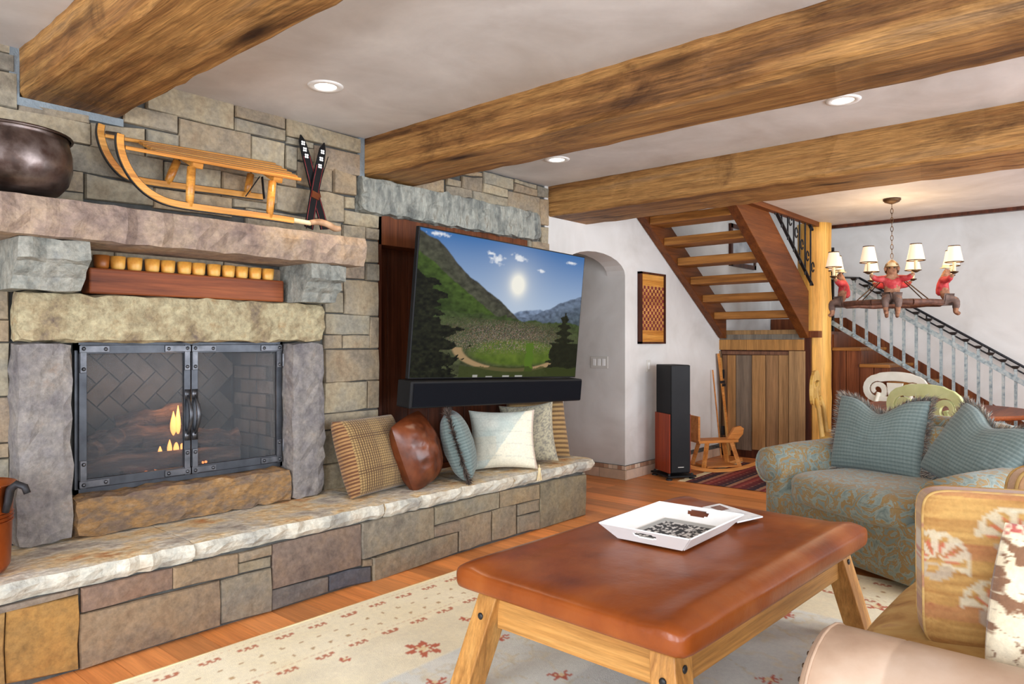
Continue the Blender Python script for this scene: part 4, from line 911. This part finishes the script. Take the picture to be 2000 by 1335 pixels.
pillow('throw_pillow', 'blue-green pillow seen edge-on with dark fringe on the hearth bench', .36, .43, .20, c_teal, (3.36, 3.32, zb + .015), 45, -17, 0, n=60, group='pillows on the hearth bench', fringe=[A(50, 40, 36), A(86, 70, 62), A(110, 96, 86)], pw=.3, seed=3)
pc = pillow('throw_pillow', 'cream and pale blue pillow with tassel on the hearth bench', .47, .42, .19, c_cream, (3.73, 3.335, zb + .004), -40, -18, 0, n=60, pinch=.09, group='pillows on the hearth bench', seed=5)
ts = MB()
for k in range(26): a = random.random() * 6.28; ts.tube([(.235 + .004 * math.cos(a), -.01 + .004 * math.sin(a), -.015), (.235 + .017 * math.cos(a), -.01 + .017 * math.sin(a), -.095)], .0018, 4)
ts.ell((.235, -.01, -.018), (.011, .011, .014), 8, 6).tube([(.235, 0, .012), (.236, -.008, -.01)], .003, 5)
o = ts.build('tassel', 'cream', pc); o.rotation_euler = Euler((R(20), 0, 0)); o.location = (0, -.05, .01)
pillow('throw_pillow', 'small speckled grey-beige pillow leaning behind the cream and pale blue pillow', .40, .44, .16, c_speck, (4.05, 3.36, zb + .004), -48, -14, -5, n=50, pinch=.10, group='pillows on the hearth bench', seed=7)
pillow('throw_pillow', 'brown and tan striped pillow at the far end of the hearth bench', .50, .50, .18, c_stripe, (4.27, 3.44, zb + .003), -22, -14, 0, n=70, pinch=.05, group='pillows on the hearth bench', seed=8)

# ================================================================== blue-green armchair
ac = thing('armchair', 'wide rolled-arm armchair in blue-green and gold damask fabric', 'armchair', (4.69, 1.10, .012), (0, 0, R(-118)))
MB().puff((0, .02, .20), (.66, .44, .17), e=14, n=14).build('base', 'damask', ac, smooth=True, merge=True)
cu = MB().puff((0, -.06, .40), (.455, .44, .105), e=4.5, n=22)
cu.build('seat_cushion', 'damask', ac, smooth=True, merge=True)
def sup(t, hx, hy, e): c, s_ = math.cos(t), math.sin(t); return hx * math.copysign(abs(c) ** (2 / e), c), hy * math.copysign(abs(s_) ** (2 / e), s_)
pp = [sup(2 * math.pi * k / 60, .452, .437, 4.5) for k in range(61)]
MB().tube([(a, b - .06, .435) for a, b in pp], .006, 6, cap=False).build('piping', 'damask', ac, smooth=True)
for s in (-1, 1):
    arm = MB().tube([(s * .60, -.44 + .05, .50), (s * .60, -.44, .50), (s * .60, -.2, .51), (s * .60, .1, .52), (s * .60, .42, .53)][1:], [.115, .128, .13, .13], 20).puff((s * .56, -.0, .30), (.095, .43, .24), e=8, n=10)
    ao = arm.build('arm', 'damask', ac, smooth=True)
    MB().tube([(s * .60 + .105 * math.cos(2 * math.pi * k / 24), -.443, .50 + .105 * math.sin(2 * math.pi * k / 24)) for k in range(25)], .006, 6, cap=False).build('piping', 'damask', ao, smooth=True)
MB().puff((0, .38, .50), (.60, .13, .34), e=4, n=18, rot=Matrix.Rotation(R(-8), 3, 'X')).build('back', 'damask', ac, smooth=True, merge=True)
MB().puff((0, .24, .58), (.44, .11, .21), e=4, n=18, rot=Matrix.Rotation(R(-10), 3, 'X')).build('back_cushion', 'damask', ac, smooth=True, merge=True)
for sx in (-1, 1):
    for sy in (-1, 1): MB().lathe([(.022, .0), (.03, .06)], (sx * .58, .02 + sy * .38, 0), 10).build('foot', 'darkpanel', ac)
def acl(x, y, z): return ac.matrix_basis @ Vector((x, y, z)) if False else (Matrix.Translation(ac.location) @ Matrix.Rotation(R(-118), 4, 'Z') @ Vector((x, y, z)))
pillow('throw_pillow', 'ribbed blue-green fringed pillow with chopped top, left side of armchair', .56, .47, .20, c_teal, acl(-.20, .02, .49), -104, -16, 0, n=64, pinch=.03, chop=.10, fringe=FR, group='armchair pillows', seed=11, pw=.36)
pillow('throw_pillow', 'slumped blue-green fringed pillow at the right side of the armchair', .54, .46, .22, c_teal, acl(.30, .06, .49), -130, -30, 14, n=64, pinch=.03, chop=.07, fringe=FR, group='armchair pillows', seed=12, pw=.36)

# ================================================================== leather sofa in the foreground
sf = thing('leather_sofa', 'tan leather rolled-arm sofa with gold kilim seat at the bottom right', 'sofa', (2.6, .1, .012))
def X0(v): return (v[0] - 2.6, v[1] - .1, v[2])
def solid(name, parts, mat, **k):
    m = MB()
    for c, h, e in parts: m.puff(X0(c), h, e, 14)
    return m.build(name, mat, sf, smooth=True, merge=True, **k)
prf = [(1.93 + .20 * math.cos(t), .405 + .155 * math.sin(t)) for t in [math.pi * (-.35 + 1.7 * k / 22) for k in range(23)]] + [(1.80, .06), (2.08, .06)]
arm = MB(); rings = [(.585, .94), (.615, .985), (.63, 1.0), (.4, 1.0), (.0, 1.0), (-.4, 1.0)]; vs = []
rings = [(.635, .90), (.628, .97), (.612, 1.0), (.46, 1.0), (.455, .992), (.45, 1.0), (0, 1.0), (-.4, 1.0)]
for y, k in rings: vs += [X0((1.94 + (a - 1.94) * k, y, .33 + (b - .33) * k)) for a, b in prf]
n = len(prf); fs = [(i * n + j, i * n + (j + 1) % n, (i + 1) * n + (j + 1) % n, (i + 1) * n + j) for i in range(len(rings) - 1) for j in range(n)] + [tuple(range(n)), tuple((len(rings) - 1) * n + j for j in range(n))]
ao = arm.add(vs, fs).build('arm', 'tanleather', sf, auto=50)
for k in range(20):
    a, b = prf[1 + k]; p = X0((1.94 + (a - 1.94) * .86, .637, .33 + (b - .33) * .86)); MB().ell(p, (.007, .005, .007), 8, 5).build('nail_head', 'bronze', ao, smooth=True)
MB().tube([X0((1.94 + (a - 1.94) * 1.003, .612, .33 + (b - .33) * 1.003)) for a, b in prf[:23]], .004, 6).build('piping', 'tanleather', ao, smooth=True)
solid('arm', [((3.32, .1, .34), (.16, .50, .22), 6)], 'tanleather')
solid('base', [((2.62, .08, .17), (.62, .50, .13), 12)], 'tanleather'); solid('back', [((2.62, -.42, .45), (.70, .12, .42), 6)], 'tanleather')
def ntex(name, cols, sc, noise, dist, pos=None, **k): return surf(name, cols, sc=sc, noise=noise, dist=dist, detail=4, rough=.9, pos=pos, bump=.002, bscale=120, **k)
M['kilim'] = ntex('kilim', [lin(132, 90, 46), lin(170, 130, 72), lin(184, 150, 90), lin(158, 112, 84)], (1, 1, 3), 6, .8)
solid('seat_cushion', [((2.64, .14, .36), (.52, .515, .095), 5)], 'kilim')
for sx in (-.58, .75):
    for sy in (-.45, .45): MB().lathe([(.02, 0), (.03, .05)], (sx, sy, 0), 8).build('foot', 'darkpanel', sf)
def c_kilim(s, t, sg):
    x = s * .27; z = t * .22; im = mixc(A(146, 98, 46), A(188, 148, 84), fbm(x * 6, z * 110, 71) * 1.8 - .4)
    im = mixc(im, A(158, 92, 66), (np.abs(((z + .03) % .17) - .085) < .02) * .5)
    for cx, cz in ((-.06, .10), (-.10, -.10), (.16, .02), (.12, -.18), (-.24, .02), (.24, .18)):
        dx, dz = x - cx, z - cz; rd = np.hypot(dx, dz); th = np.arctan2(dz, dx)
        up_ = (th > -.35) & (th < math.pi + .35); ray_ = np.abs(np.sin(th * 5)) ; im = mixc(im, A(206, 200, 176), up_ * (rd < .075) * (ray_ > .62) * (rd > .015) * .62)
        im = mixc(im, A(186, 92, 70), up_ * (rd < .06) * (ray_ < .4) * (rd > .02) * .7); im = mixc(im, A(198, 194, 172), (np.abs(rd - .08) < .006) * up_ * .6)
        im = mixc(im, A(170, 164, 150), (~up_) * (rd < .05) * (fbm(x * 40, z * 40, 74) > .5) * .6)
    return im
def boxpillow(name, label, hw, hd, hh, colfn, loc, yaw, lean, roll=0, e=5, mat='cloth', pip=True, group=None, n=60):
    m = MB().puff((0, 0, hh), (hw, hd, hh), e=e, n=n); o = m.build(name, mat, smooth=True)
    V = np.array([v.co for v in o.data.vertices]); setcol(o, colfn(V[:, 0] / hw, (V[:, 2] - hh) / hh, V[:, 1]).reshape(-1, 3))
    o.location = loc; o.rotation_euler = Euler((R(lean), R(roll), R(yaw))); tag(o, label, 'pillow', group)
    if pip:
        for sg in (-1, 1):
            pts = [(a, sg * hd * .75, hh + b) for a, b in [sup(2 * math.pi * k / 80, hw * .985, hh * .985, e) for k in range(81)]]
            MB().tube(pts, .006, 6, cap=False).build('piping', M['kilim'], o, smooth=True)
    return o
boxpillow('throw_pillow', 'gold kilim box pillow with pale palmettes upright on the leather sofa', .28, .075, .22, c_kilim, (2.455, .235, .44), -70, -4, 0, e=10, group='sofa pillows')
def c_flor(s, t, sg):
    x = s * .23; z = t * .22; im = np.ones(x.shape + (3,)) * A(226, 214, 186); im = mixc(im, A(214, 196, 160), fbm(x * 20, z * 20, 81) * 1.2 - .2)
    v_ = np.abs(fbm(x * 20, z * 20, 82) - .5); im = mixc(im, A(120, 84, 60), 1.1 - v_ / .016); im = mixc(im, A(128, 92, 66), (fbm(x * 26, z * 26, 84) - .62) * 22)
    return mixc(im, A(176, 90, 80), (fbm(x * 20, z * 20, 86) - .75) * 22)
pillow('throw_pillow', 'cream floral vine pillow at the right edge, in front of the kilim pillow', .44, .38, .18, c_flor, (2.235, .115, .435), -62, -8, 10, n=120, pinch=-.04, group='sofa pillows', pw=.45, seed=14)
boxpillow('throw_pillow', 'peach-toned pillow peeking out behind the kilim box pillow', .2, .08, .215, lambda s, t, g: mixc(A(196, 150, 110), A(216, 178, 136), fbm(s * 5, t * 9, 88)), (3.07, .165, .45), -70, -6, 0, group='sofa pillows', n=20)
# ================================================================== on the mantel
MZ = 1.889
cb = thing('candle_beam', 'square wooden beam holding amber candle cups below the mantel', 'candle holder', (1.70, 3.655, 1.522))
MB().b2((-.485, -.05, 0), (.50, .055, .118)).build('block', 'mahog', cb, bev=.008)
for k, u in enumerate((550, 638, 730, 826, 910, 1000, 1076, 1160, 1238, 1310, 1383, 1452)):
    d = ray(u / 2.778, 530); x = 3.655 * d.x / d.y
    t = thing('candle_cup', ['dark amber glass candle cup, leftmost in the row under the mantel'][0] if k == 0 else ('amber glass candle cup, rightmost in the row under the mantel' if k == 11 else 'amber glass candle cup, number %s from the left in the row under the mantel' % ('one two three four five six seven eight nine ten eleven twelve'.split()[k])), 'candle', (x, 3.655, 1.6405), group='amber candle cups')
    mm = M['amber'] if k else surf('amberdark', [lin(120, 62, 22), lin(170, 100, 36)], noise=10, rough=.4)
    MB().lathe([(.026, 0), (.031, .01), (.035, .062), (.032, .062), (.028, .03)], n=18).build('cup', mm, t, smooth=True)
    MB().lathe([(.027, .03), (.0275, .046), (.002, .047)], n=14).build('wax', 'candlewax', t)
# cauldron
cz = thing('cauldron', 'large dark hammered copper cauldron at the left end of the mantel', 'cauldron', (.86, 3.478, MZ + .012))
MB().lathe([(.10, 0), (.19, .012), (.222, .05), (.238, .11), (.236, .17), (.226, .215), (.222, .228), (.230, .236), (.228, .245), (.216, .243), (.20, .2), (.15, .05)], n=48).build('bowl', 'oldcopper', cz, smooth=True)
MB().tube([(.235 * math.cos(t), .235 * math.sin(t), .236) for t in [2 * math.pi * k / 40 for k in range(41)]], .006, 6, cap=False).build('rim', 'oldcopper', cz, smooth=True)
# copper bucket on the hearth
bk = thing('copper_bucket', 'bright copper bucket with black iron handle standing on the hearth', 'bucket', (.705, 3.36, .42))
MB().lathe([(.10, 0), (.128, .006), (.142, .03), (.146, .12), (.149, .22), (.152, .30), (.162, .335), (.166, .34), (.160, .342), (.144, .30), (.13, .04)], n=44).build('body', 'copper', bk, smooth=True)
for z in (.20, .215, .23): MB().tube([(.1505 * math.cos(t), .1505 * math.sin(t), z) for t in [2 * math.pi * k / 40 for k in range(41)]], .003, 6, cap=False).build('band', 'copper', bk, smooth=True)
hd = FW.cross(Vector((0, 0, 1))).normalized()
for s in (1, -1): MB().tube([hd * s * (.15 + a) + Vector((0, 0, b)) for a, b in ((.0, .24), (.012, .28), (.02, .325), (.045, .345), (.075, .335), (.085, .31))], [.014, .014, .016, .015, .013, .012], 8).build('handle', 'iron', bk, smooth=True)
# sled
sl = thing('wooden_sled', 'antique honey-coloured wooden sled with curled runners on the mantel', 'sled')
YN, YF = 3.372, 3.655
def path(px, y, sub=4):
    P = [WY(u, v, y) for u, v in px]; out = []
    for i in range(len(P) - 1):
        a = P[max(i - 1, 0)]; b = P[i]; c = P[i + 1]; d = P[min(i + 2, len(P) - 1)]
        for k in range(sub):
            t = k / sub; out.append(.5 * ((2 * b) + (c - a) * t + (2 * a - 5 * b + 4 * c - d) * t * t + (3 * b - a - 3 * c + d) * t ** 3))
    return out + [P[-1]]
near = [(234, 262), (233, 275), (235, 292), (241, 312), (252, 334), (268, 356), (290, 376), (318, 391), (352, 400), (400, 407), (460, 415), (520, 423), (572, 431)]
far = [(197, 243), (195, 258), (198, 275), (206, 297), (221, 321), (240, 340), (262, 350), (300, 357), (360, 365), (430, 374), (512, 385)]
for px, y in ((near, YN), (far, YF)):
    rb = MB().ribbon(path(px, y), .030, .030, (0, 1, 0)).build('runner', 'honey', sl, bev=.003)
    pth = path(px, y); MB().ribbon([p + Vector((0, 0, 0)) for p in pth], .036, .018, (0, 1, 0)).build('runner_shoe', 'blackmetal', rb)
A0, A1 = WY(243, 287, YN), WY(586, 350, YN); B0, B1 = WY(203, 264, YF), WY(545, 322, YF)
nrm = (A1 - A0).cross(B0 - A0).normalized()
if nrm.z < 0: nrm = -nrm
for k, (w, ts_, te) in enumerate(((0.0, 0, 1.0), (.2, .16, 1.0), (.4, .16, .99), (.6, .16, .985), (.8, .16, .98), (1.0, 0, .97))):
    a = A0.lerp(B0, w); b = A1.lerp(B1, w); p, q = a.lerp(b, ts_), a.lerp(b, te)
    MB().bar(p, q, .046 if 0 < w < 1 else .032, .016, up=nrm).build('slat', 'honey', sl, bev=.004)
for t in (.38, .86):
    a = A0.lerp(A1, t); b = B0.lerp(B1, t); dn = -nrm * .024
    MB().bar(a + dn, b + dn, .05, .03, up=nrm).build('crossbar', 'honey', sl, bev=.005)
for (u0, v0, u1, v1, y) in ((374, 326, 370, 404, YN), (532, 354, 526, 426, YN), (346, 314, 326, 360, YF), (490, 340, 482, 380, YF)):
    a, b = WY(u0, v0, y), WY(u1, v1, y); MB().tube([a, a.lerp(b, .5), b], [.019, .020, .017], 10).build('post', 'honey', sl, smooth=True)
MB().bar(WY(507, 345, 3.60), WY(480, 383, 3.62), .016, .005).bar(WY(512, 345, 3.60), WY(516, 388, 3.60), .016, .005).build('strap', 'black', sl)
MB().tube([WY(208, 258, 3.62), WY(234, 262, 3.39)], .007, 8).build('front_rod', 'iron', sl)
# crossed miniature skis
sk = thing('decorative_skis', 'pair of crossed miniature black skis with leather bindings against the stone wall', 'skis')
def ski(px, y0, y1, off):
    P = [WY(u, v, y1 + (y0 - y1) * k / (len(px) - 1) + off) for k, (u, v) in enumerate(px)]
    d = (P[-1] - P[0]).normalized(); n_ = len(P); w = [.005, .042, .056, .057, .052, .052, .057][:n_]
    o = MB().ribbon(P, w, .008, (0, -1, .05)).build('ski', 'black', sk)
    sid = Vector((0, -1, 0)).cross(d).normalized()
    for s in (-1, 1): MB().tube([p + sid * (s * .021) + Vector((0, -.0045, 0)) for p in P[2:]], .0011, 4).build('edge_line', 'redjacket', o)
    for k in range(3):
        c = P[1].lerp(P[2], .15 + .42 * k) + Vector((0, -.0055, 0)); f = MB()
        for a in range(4): f.ell(c + Vector((.009 * math.cos(a * 1.57 + .78), 0, .009 * math.sin(a * 1.57 + .78))), (.0068, .002, .0068), 8, 4)
        f.build('flower_motif', 'white', o)
    c = P[0].lerp(P[-1], .63); MB().bar(c - d * .02 + Vector((0, -.008, 0)), c + d * .02 + Vector((0, -.008, 0)), .05, .008, up=(0, -1, 0)).build('binding', 'leatherp', o)
ski([(587, 263), (590, 275), (598, 305), (608, 345), (617, 385), (627, 420), (634, 448)], 3.60, 3.69, 0)
ski([(633, 279), (630, 292), (624, 325), (618, 355), (612, 388), (607, 418), (603, 445)], 3.60, 3.69, -.016)
for a, b in (((641, 306), (600, 440)), ((606, 400), (598, 446))): MB().tube([WY(*a, 3.68), WY(*b, 3.61)], .0025, 6).build('pole', 'iron', sk)
# horn-handled stick
hs = thing('horn_handle', 'short stick with cream wrapping and brown horn end beside the skis', 'handle')
MB().tube(path([(560, 428), (578, 431), (596, 434), (606, 436)], 3.44, 3), .013, 10).build('wrapping', 'cream', hs, smooth=True)
MB().tube(path([(604, 435), (622, 433), (640, 438), (654, 446), (664, 446)], 3.44, 3), [.014, .015, .016, .017, .018, .018, .018, .018, .018, .018, .017, .016, .014], 10).build('horn', 'horn', hs, smooth=True)

# ================================================================== chandelier
chp = GZ(1742, 388, HC)
ch = thing('chandelier', 'chandelier of four red-jacketed monkey figures holding shaded candle lamps', 'chandelier', (chp.x, chp.y, 0), (0, 0, math.atan2(chp.y, chp.x) - math.pi / 2))
MB().lathe([(.002, HC - .05), (.02, HC - .045), (.06, HC - .03), (.075, HC - .012), (.07, HC - .001)], n=20).build('canopy', 'bronze', ch, smooth=True)
def link(z, r):
    pts = [((.011 * math.cos(t) if r else 0), (0 if r else .011 * math.cos(t)), z + .024 * math.sin(t)) for t in [2 * math.pi * k / 10 for k in range(11)]]
    MB().tube(pts, .003, 5, cap=False).build('chain_link', 'bronze', ch)
z = HC - .07; k = 0
while z > 2.03: link(z, k % 2); z -= .04; k += 1
MB().lathe([(.004, 2.04), (.02, 2.03), (.05, 2.0), (.065, 1.96), (.055, 1.92), (.03, 1.90), (.012, 1.89)], n=18).build('urn', 'bronze', ch, smooth=True)
RZ = 1.64
rg = MB()
for k in range(8):
    a = 2 * math.pi * (k + .5) / 8; b = 2 * math.pi * (k + 1.5) / 8; rg.tube([(.40 * math.cos(a) * .99, .40 * math.sin(a) * .99, RZ), (.40 * math.cos((a + b) / 2) * .97, .40 * math.sin((a + b) / 2) * .97, RZ + .004), (.40 * math.cos(b), .40 * math.sin(b), RZ)], [.028, .024, .028], 8)
rg.build('ring_branch', surf('ringwood', [lin(66, 40, 30), lin(116, 76, 58)], noise=20, rough=.7), ch)
for k in range(4):
    a = math.pi / 4 + k * math.pi / 2; MB().tube([(.03 * math.cos(a), .03 * math.sin(a), 1.92), (.2 * math.cos(a), .2 * math.sin(a), 1.80), (.39 * math.cos(a), .39 * math.sin(a), RZ + .02)], .005, 6).build('hanger_chain', 'bronze', ch)
def skin(name, V, E, Rr, mat, parent, lev=1):
    me = bpy.data.meshes.new(name); me.from_pydata(V, E, []); o = bpy.data.objects.new(name, me); COL.objects.link(o); o.parent = parent
    sk_ = o.modifiers.new('skin', 'SKIN')
    for i, r in enumerate(Rr): me.skin_vertices[0].data[i].radius = (r, r); me.skin_vertices[0].data[i].use_root = (i == 0)
    sk_.use_smooth_shade = True; sd = o.modifiers.new('sub', 'SUBSURF'); sd.levels = lev; sd.render_levels = lev
    me.materials.append(M[mat]); return o
M['trousers'] = surf('trousers', [lin(84, 66, 58), lin(124, 102, 92)], noise=20, rough=.85)
def monkey():
    # local: outward = -y, sitting with pelvis at the origin
    V = [(0, 0, .03), (0, .012, .10), (0, .01, .17), (0, -.002, .215), (0, -.02, .262), (0, -.055, .252),
         (.06, .008, .185), (.125, -.03, .185), (.165, -.06, .225), (-.06, .008, .185), (-.125, -.03, .185), (-.165, -.06, .225),
         (.035, -.03, .02), (.05, -.095, .014), (.045, -.085, -.09), (.045, -.12, -.11), (-.035, -.03, .02), (-.05, -.095, .014), (-.045, -.085, -.09), (-.045, -.12, -.11)]
    E = [(0, 1), (1, 2), (2, 3), (3, 4), (4, 5), (2, 6), (6, 7), (7, 8), (2, 9), (9, 10), (10, 11), (0, 12), (12, 13), (13, 14), (14, 15), (0, 16), (16, 17), (17, 18), (18, 19)]
    Rr = [.048, .05, .048, .026, .046, .024, .028, .02, .016, .028, .02, .016, .036, .03, .02, .016, .036, .03, .02, .016]
    b = skin('monkey_figure', V, E, Rr, 'fur', ch)
    jv = V[:3] + V[6:12]; je = [(0, 1), (1, 2), (2, 3), (3, 4), (4, 5), (2, 6), (6, 7), (7, 8)]; jv = [Vector(v) for v in jv]; jv[0] = Vector((0, .01, .045)); jv[5] = jv[4].lerp(jv[5], .75); jv[8] = jv[7].lerp(jv[8], .75)
    skin('jacket', [tuple(v) for v in jv], je, [.058, .058, .056, .036, .027, .024, .036, .027, .024], 'redjacket', b)
    tv_ = [V[0], V[12], V[13], tuple(Vector(V[13]).lerp(Vector(V[14]), .8)), V[16], V[17], tuple(Vector(V[17]).lerp(Vector(V[18]), .8))]
    skin('trousers', tv_, [(0, 1), (1, 2), (2, 3), (0, 4), (4, 5), (5, 6)], [.052, .042, .036, .027, .042, .036, .027], 'trousers', b)
    for s in (-1, 1): MB().ell((s * .048, -.012, .268), (.012, .008, .016), 8, 6).build('ear', 'fur', b, smooth=True); MB().ell((s * .017, -.064, .272), (.006, .005, .006), 6, 5).build('eye', 'black', b)
    MB().lathe([(.05, .292), (.03, .30), (.026, .318), (.002, .322)], (0, -.015, 0), 12).build('cap', 'cream', b, smooth=True)
    for s in (-1, 1):
        c = Vector((s * .175, -.065, .225))
        MB().lathe([(.008, 0), (.03, .012), (.034, .02), (.012, .024)], c, 12).build('candle_cup', 'bronze', b, smooth=True)
        MB().lathe([(.013, .022), (.013, .115)], c, 10).build('candle_sleeve', 'candlewax', b)
        MB().lathe([(.068, .10), (.042, .235)], c, 14, cap=False).build('lamp_shade', 'shade', b, smooth=True)
        MB().tube([c + Vector((.0685 * math.cos(t), .0685 * math.sin(t), .10)) for t in [2 * math.pi * k / 16 for k in range(17)]], .004, 5, cap=False).build('shade_trim', 'bronze', b); MB().tube([c + Vector((.0425 * math.cos(t), .0425 * math.sin(t), .235)) for t in [2 * math.pi * k / 16 for k in range(17)]], .004, 5, cap=False).build('shade_trim', 'bronze', b)
        MB().ell(c + Vector((0, 0, .145)), (.012, .012, .025), 8, 6).build('bulb', 'bulb', b)
    return b
m0 = monkey()
for k in range(4):
    a = k * math.pi / 2
    if k == 0: b = m0
    else:
        b = m0.copy(); COL.objects.link(b); b.parent = ch
        for c in m0.children: d = c.copy(); COL.objects.link(d); d.parent = b
    b.rotation_euler = (0, 0, a); b.location = (.40 * math.sin(a), -.40 * math.cos(a), RZ + .01)
l = bpy.data.lights.new('chandelier_glow', 'POINT'); l.energy = 16; l.color = (1, .72, .42); l.shadow_soft_size = .25
o = bpy.data.objects.new('chandelier_glow', l); COL.objects.link(o); o.parent = ch; o.location = (0, 0, 2.1)

# ================================================================== dining table and chairs
dt = thing('dining_table', 'round dark wood dining table behind the armchair', 'table', (6.85, 1.33, 0))
MB().lathe([(.02, .715), (.66, .715), (.69, .725), (.70, .74), (.69, .755), (.02, .757)], n=48).build('top', 'mahog', dt, smooth=False)
MB().lathe([(.30, .0), (.28, .05), (.1, .1), (.07, .3), (.1, .5), (.08, .6), (.2, .7), (.2, .715)], n=24).build('pedestal', 'mahog', dt, smooth=True)
def chair(lab, mat, loc, yaw, top=.96):
    c = thing('dining_chair', lab, 'chair', loc, (0, 0, R(yaw)), 'painted scroll-back dining chairs')
    MB().puff((0, 0, .45), (.23, .22, .025), e=6, n=8).build('seat', mat, c, smooth=True, merge=True)
    for sx in (-1, 1):
        MB().tube([(sx * .19, -.18, 0), (sx * .2, -.19, .25), (sx * .19, -.18, .44)], [.018, .024, .026], 8).build('leg', mat, c, smooth=True)
        MB().tube([(sx * .19, .24, 0), (sx * .18, .20, .25), (sx * .18, .19, .44), (sx * .17, .22, .70), (sx * .15, .25, .80)], [.018, .022, .024, .02, .02], 8).build('leg', mat, c, smooth=True)
    zc = top - .16; L_ = []
    for k in range(26):
        th = R(500) * (1 - k / 25); r = .03 + .092 * (k / 25); L_.append((-.175 + r * math.cos(math.pi / 2 + th), zc + r * math.sin(math.pi / 2 + th)))
    arch = [(-.175 + .35 * k / 10, zc + .122 + .018 * math.sin(math.pi * k / 10)) for k in range(1, 10)]
    full = L_ + arch + [(-a, b) for a, b in L_[::-1]]
    wd = [.034 + .036 * k / 25 for k in range(26)] + [.09] * 9 + [.034 + .036 * k / 25 for k in range(25, -1, -1)]
    MB().ribbon([(a, .27, b) for a, b in full], wd, .028, (0, 1, 0)).build('crest', mat, c, bev=.004)
    MB().bar((-.16, .245, .74), (.16, .245, .74), .022, .05).build('back_rail', mat, c, bev=.005)
    MB().ribbon([(0, .225, .47), (0, .245, .74), (0, .265, .90)], [.07, .10, .16], .018, (0, 1, 0)).build('back_splat', mat, c, bev=.004)
    return c
def cpos(u, dist): d = ray(u, 668); d = Vector((d.x, d.y, 0)); return d * (dist / d.length)
p = WX(1722, 770, 7.75); chair('white painted scroll-back dining chair on the far side of the dining table', 'chairw', (p.x - .26 + .1, p.y - .05, 0), -100, .985)
p = WX(1797, 790, 6.10); chair('pale green painted scroll-back dining chair between the table and armchair', 'chairg', (p.x + .24, p.y - .14, 0), 66, .965)
p = WX(1590, 790, 6.75); chair('yellow painted scroll-back dining chair seen side-on by the log post', 'chairy', (p.x + .1, p.y - .26, 0), 12, 1.02)
p = WX(2006, 790, 7.0); chair('dark red painted dining chair cut off by the right edge', 'chairr', (p.x, p.y + .1, 0), 172, 1.0)

# ================================================================== rocking horse and leaning sticks
rh = thing('rocking_horse', 'small plain wooden rocking horse between the speaker and the barn-board door', 'rocking horse', tuple(GZ(1398, 918, 0)), (0, 0, R(-35)))
M['toywood'] = wood('toywood', [lin(168, 96, 38), lin(206, 132, 62), lin(220, 152, 84)], 'x', k=.8)
for s in (-1, 1):
    MB().ribbon([(x_, s * .13, .02 + .42 * x_ * x_) for x_ in [-.38 + .76 * k / 14 for k in range(15)]], .035, .022, (0, 1, 0)).build('rocker', 'toywood', rh, bev=.004)
    MB().bar((.20, s * .12, .05), (.13, s * .08, .30), .03, .04).build('leg', 'toywood', rh); MB().bar((-.20, s * .12, .05), (-.14, s * .08, .30), .03, .04).build('leg', 'toywood', rh)
MB().b2((-.24, -.1, .29), (.2, .1, .32)).build('seat', 'toywood', rh, bev=.006)
MB().b2((-.25, -.1, .31), (-.225, .1, .56)).build('backrest', 'toywood', rh, bev=.006)
MB().prism([(.12, -.02, .32), (.24, -.02, .30), (.30, -.02, .36), (.31, -.02, .42), (.27, -.02, .445), (.20, -.02, .43), (.17, -.02, .38)], (0, .04, 0)).build('head', 'toywood', rh, bev=.006)
MB().b2((-.16, -.12, .05), (.18, .12, .065)).build('foot_board', 'toywood', rh)
for k, (u0, v0, u1, v1, lab, mt) in enumerate(((1388, 884, 1403, 690, 'long thin wooden ski leaning in the corner, nearest the plaster wall', 'toywood'), (1394, 886, 1408, 698, 'long thin wooden ski leaning in the corner, nearest the barn-board door', 'pinez'), (1400, 892, 1392, 722, 'slim ski pole leaning beside the two wooden skis in the corner', 'bronze'))):
    t = thing('old_ski' if k < 2 else 'ski_pole', lab, 'skis' if k < 2 else 'ski pole')
    a = GZ(u0, v0, .01); a.y = 3.60; b = WY(u1, v1, 3.69); b.x = min(b.x, 7.84)
    if k < 2:
        MB().bar(a, b, .045, .014, up=(0, -1, 0)).build('ski_board', mt, t, bev=.003); c = a.lerp(b, .72)
        MB().bar(c - Vector((.04, .01, 0)), c + Vector((.04, -.01, .0)), .02, .03).build('binding', 'iron', t)
    else:
        MB().tube([a, b], .008, 8).build('shaft', 'toywood', t)
        c = a.lerp(b, .12); MB().tube([c + Vector((.05 * math.cos(q), .05 * math.sin(q), 0)) for q in [2 * math.pi * k_ / 12 for k_ in range(13)]], .004, 5, cap=False).build('basket', 'iron', t)
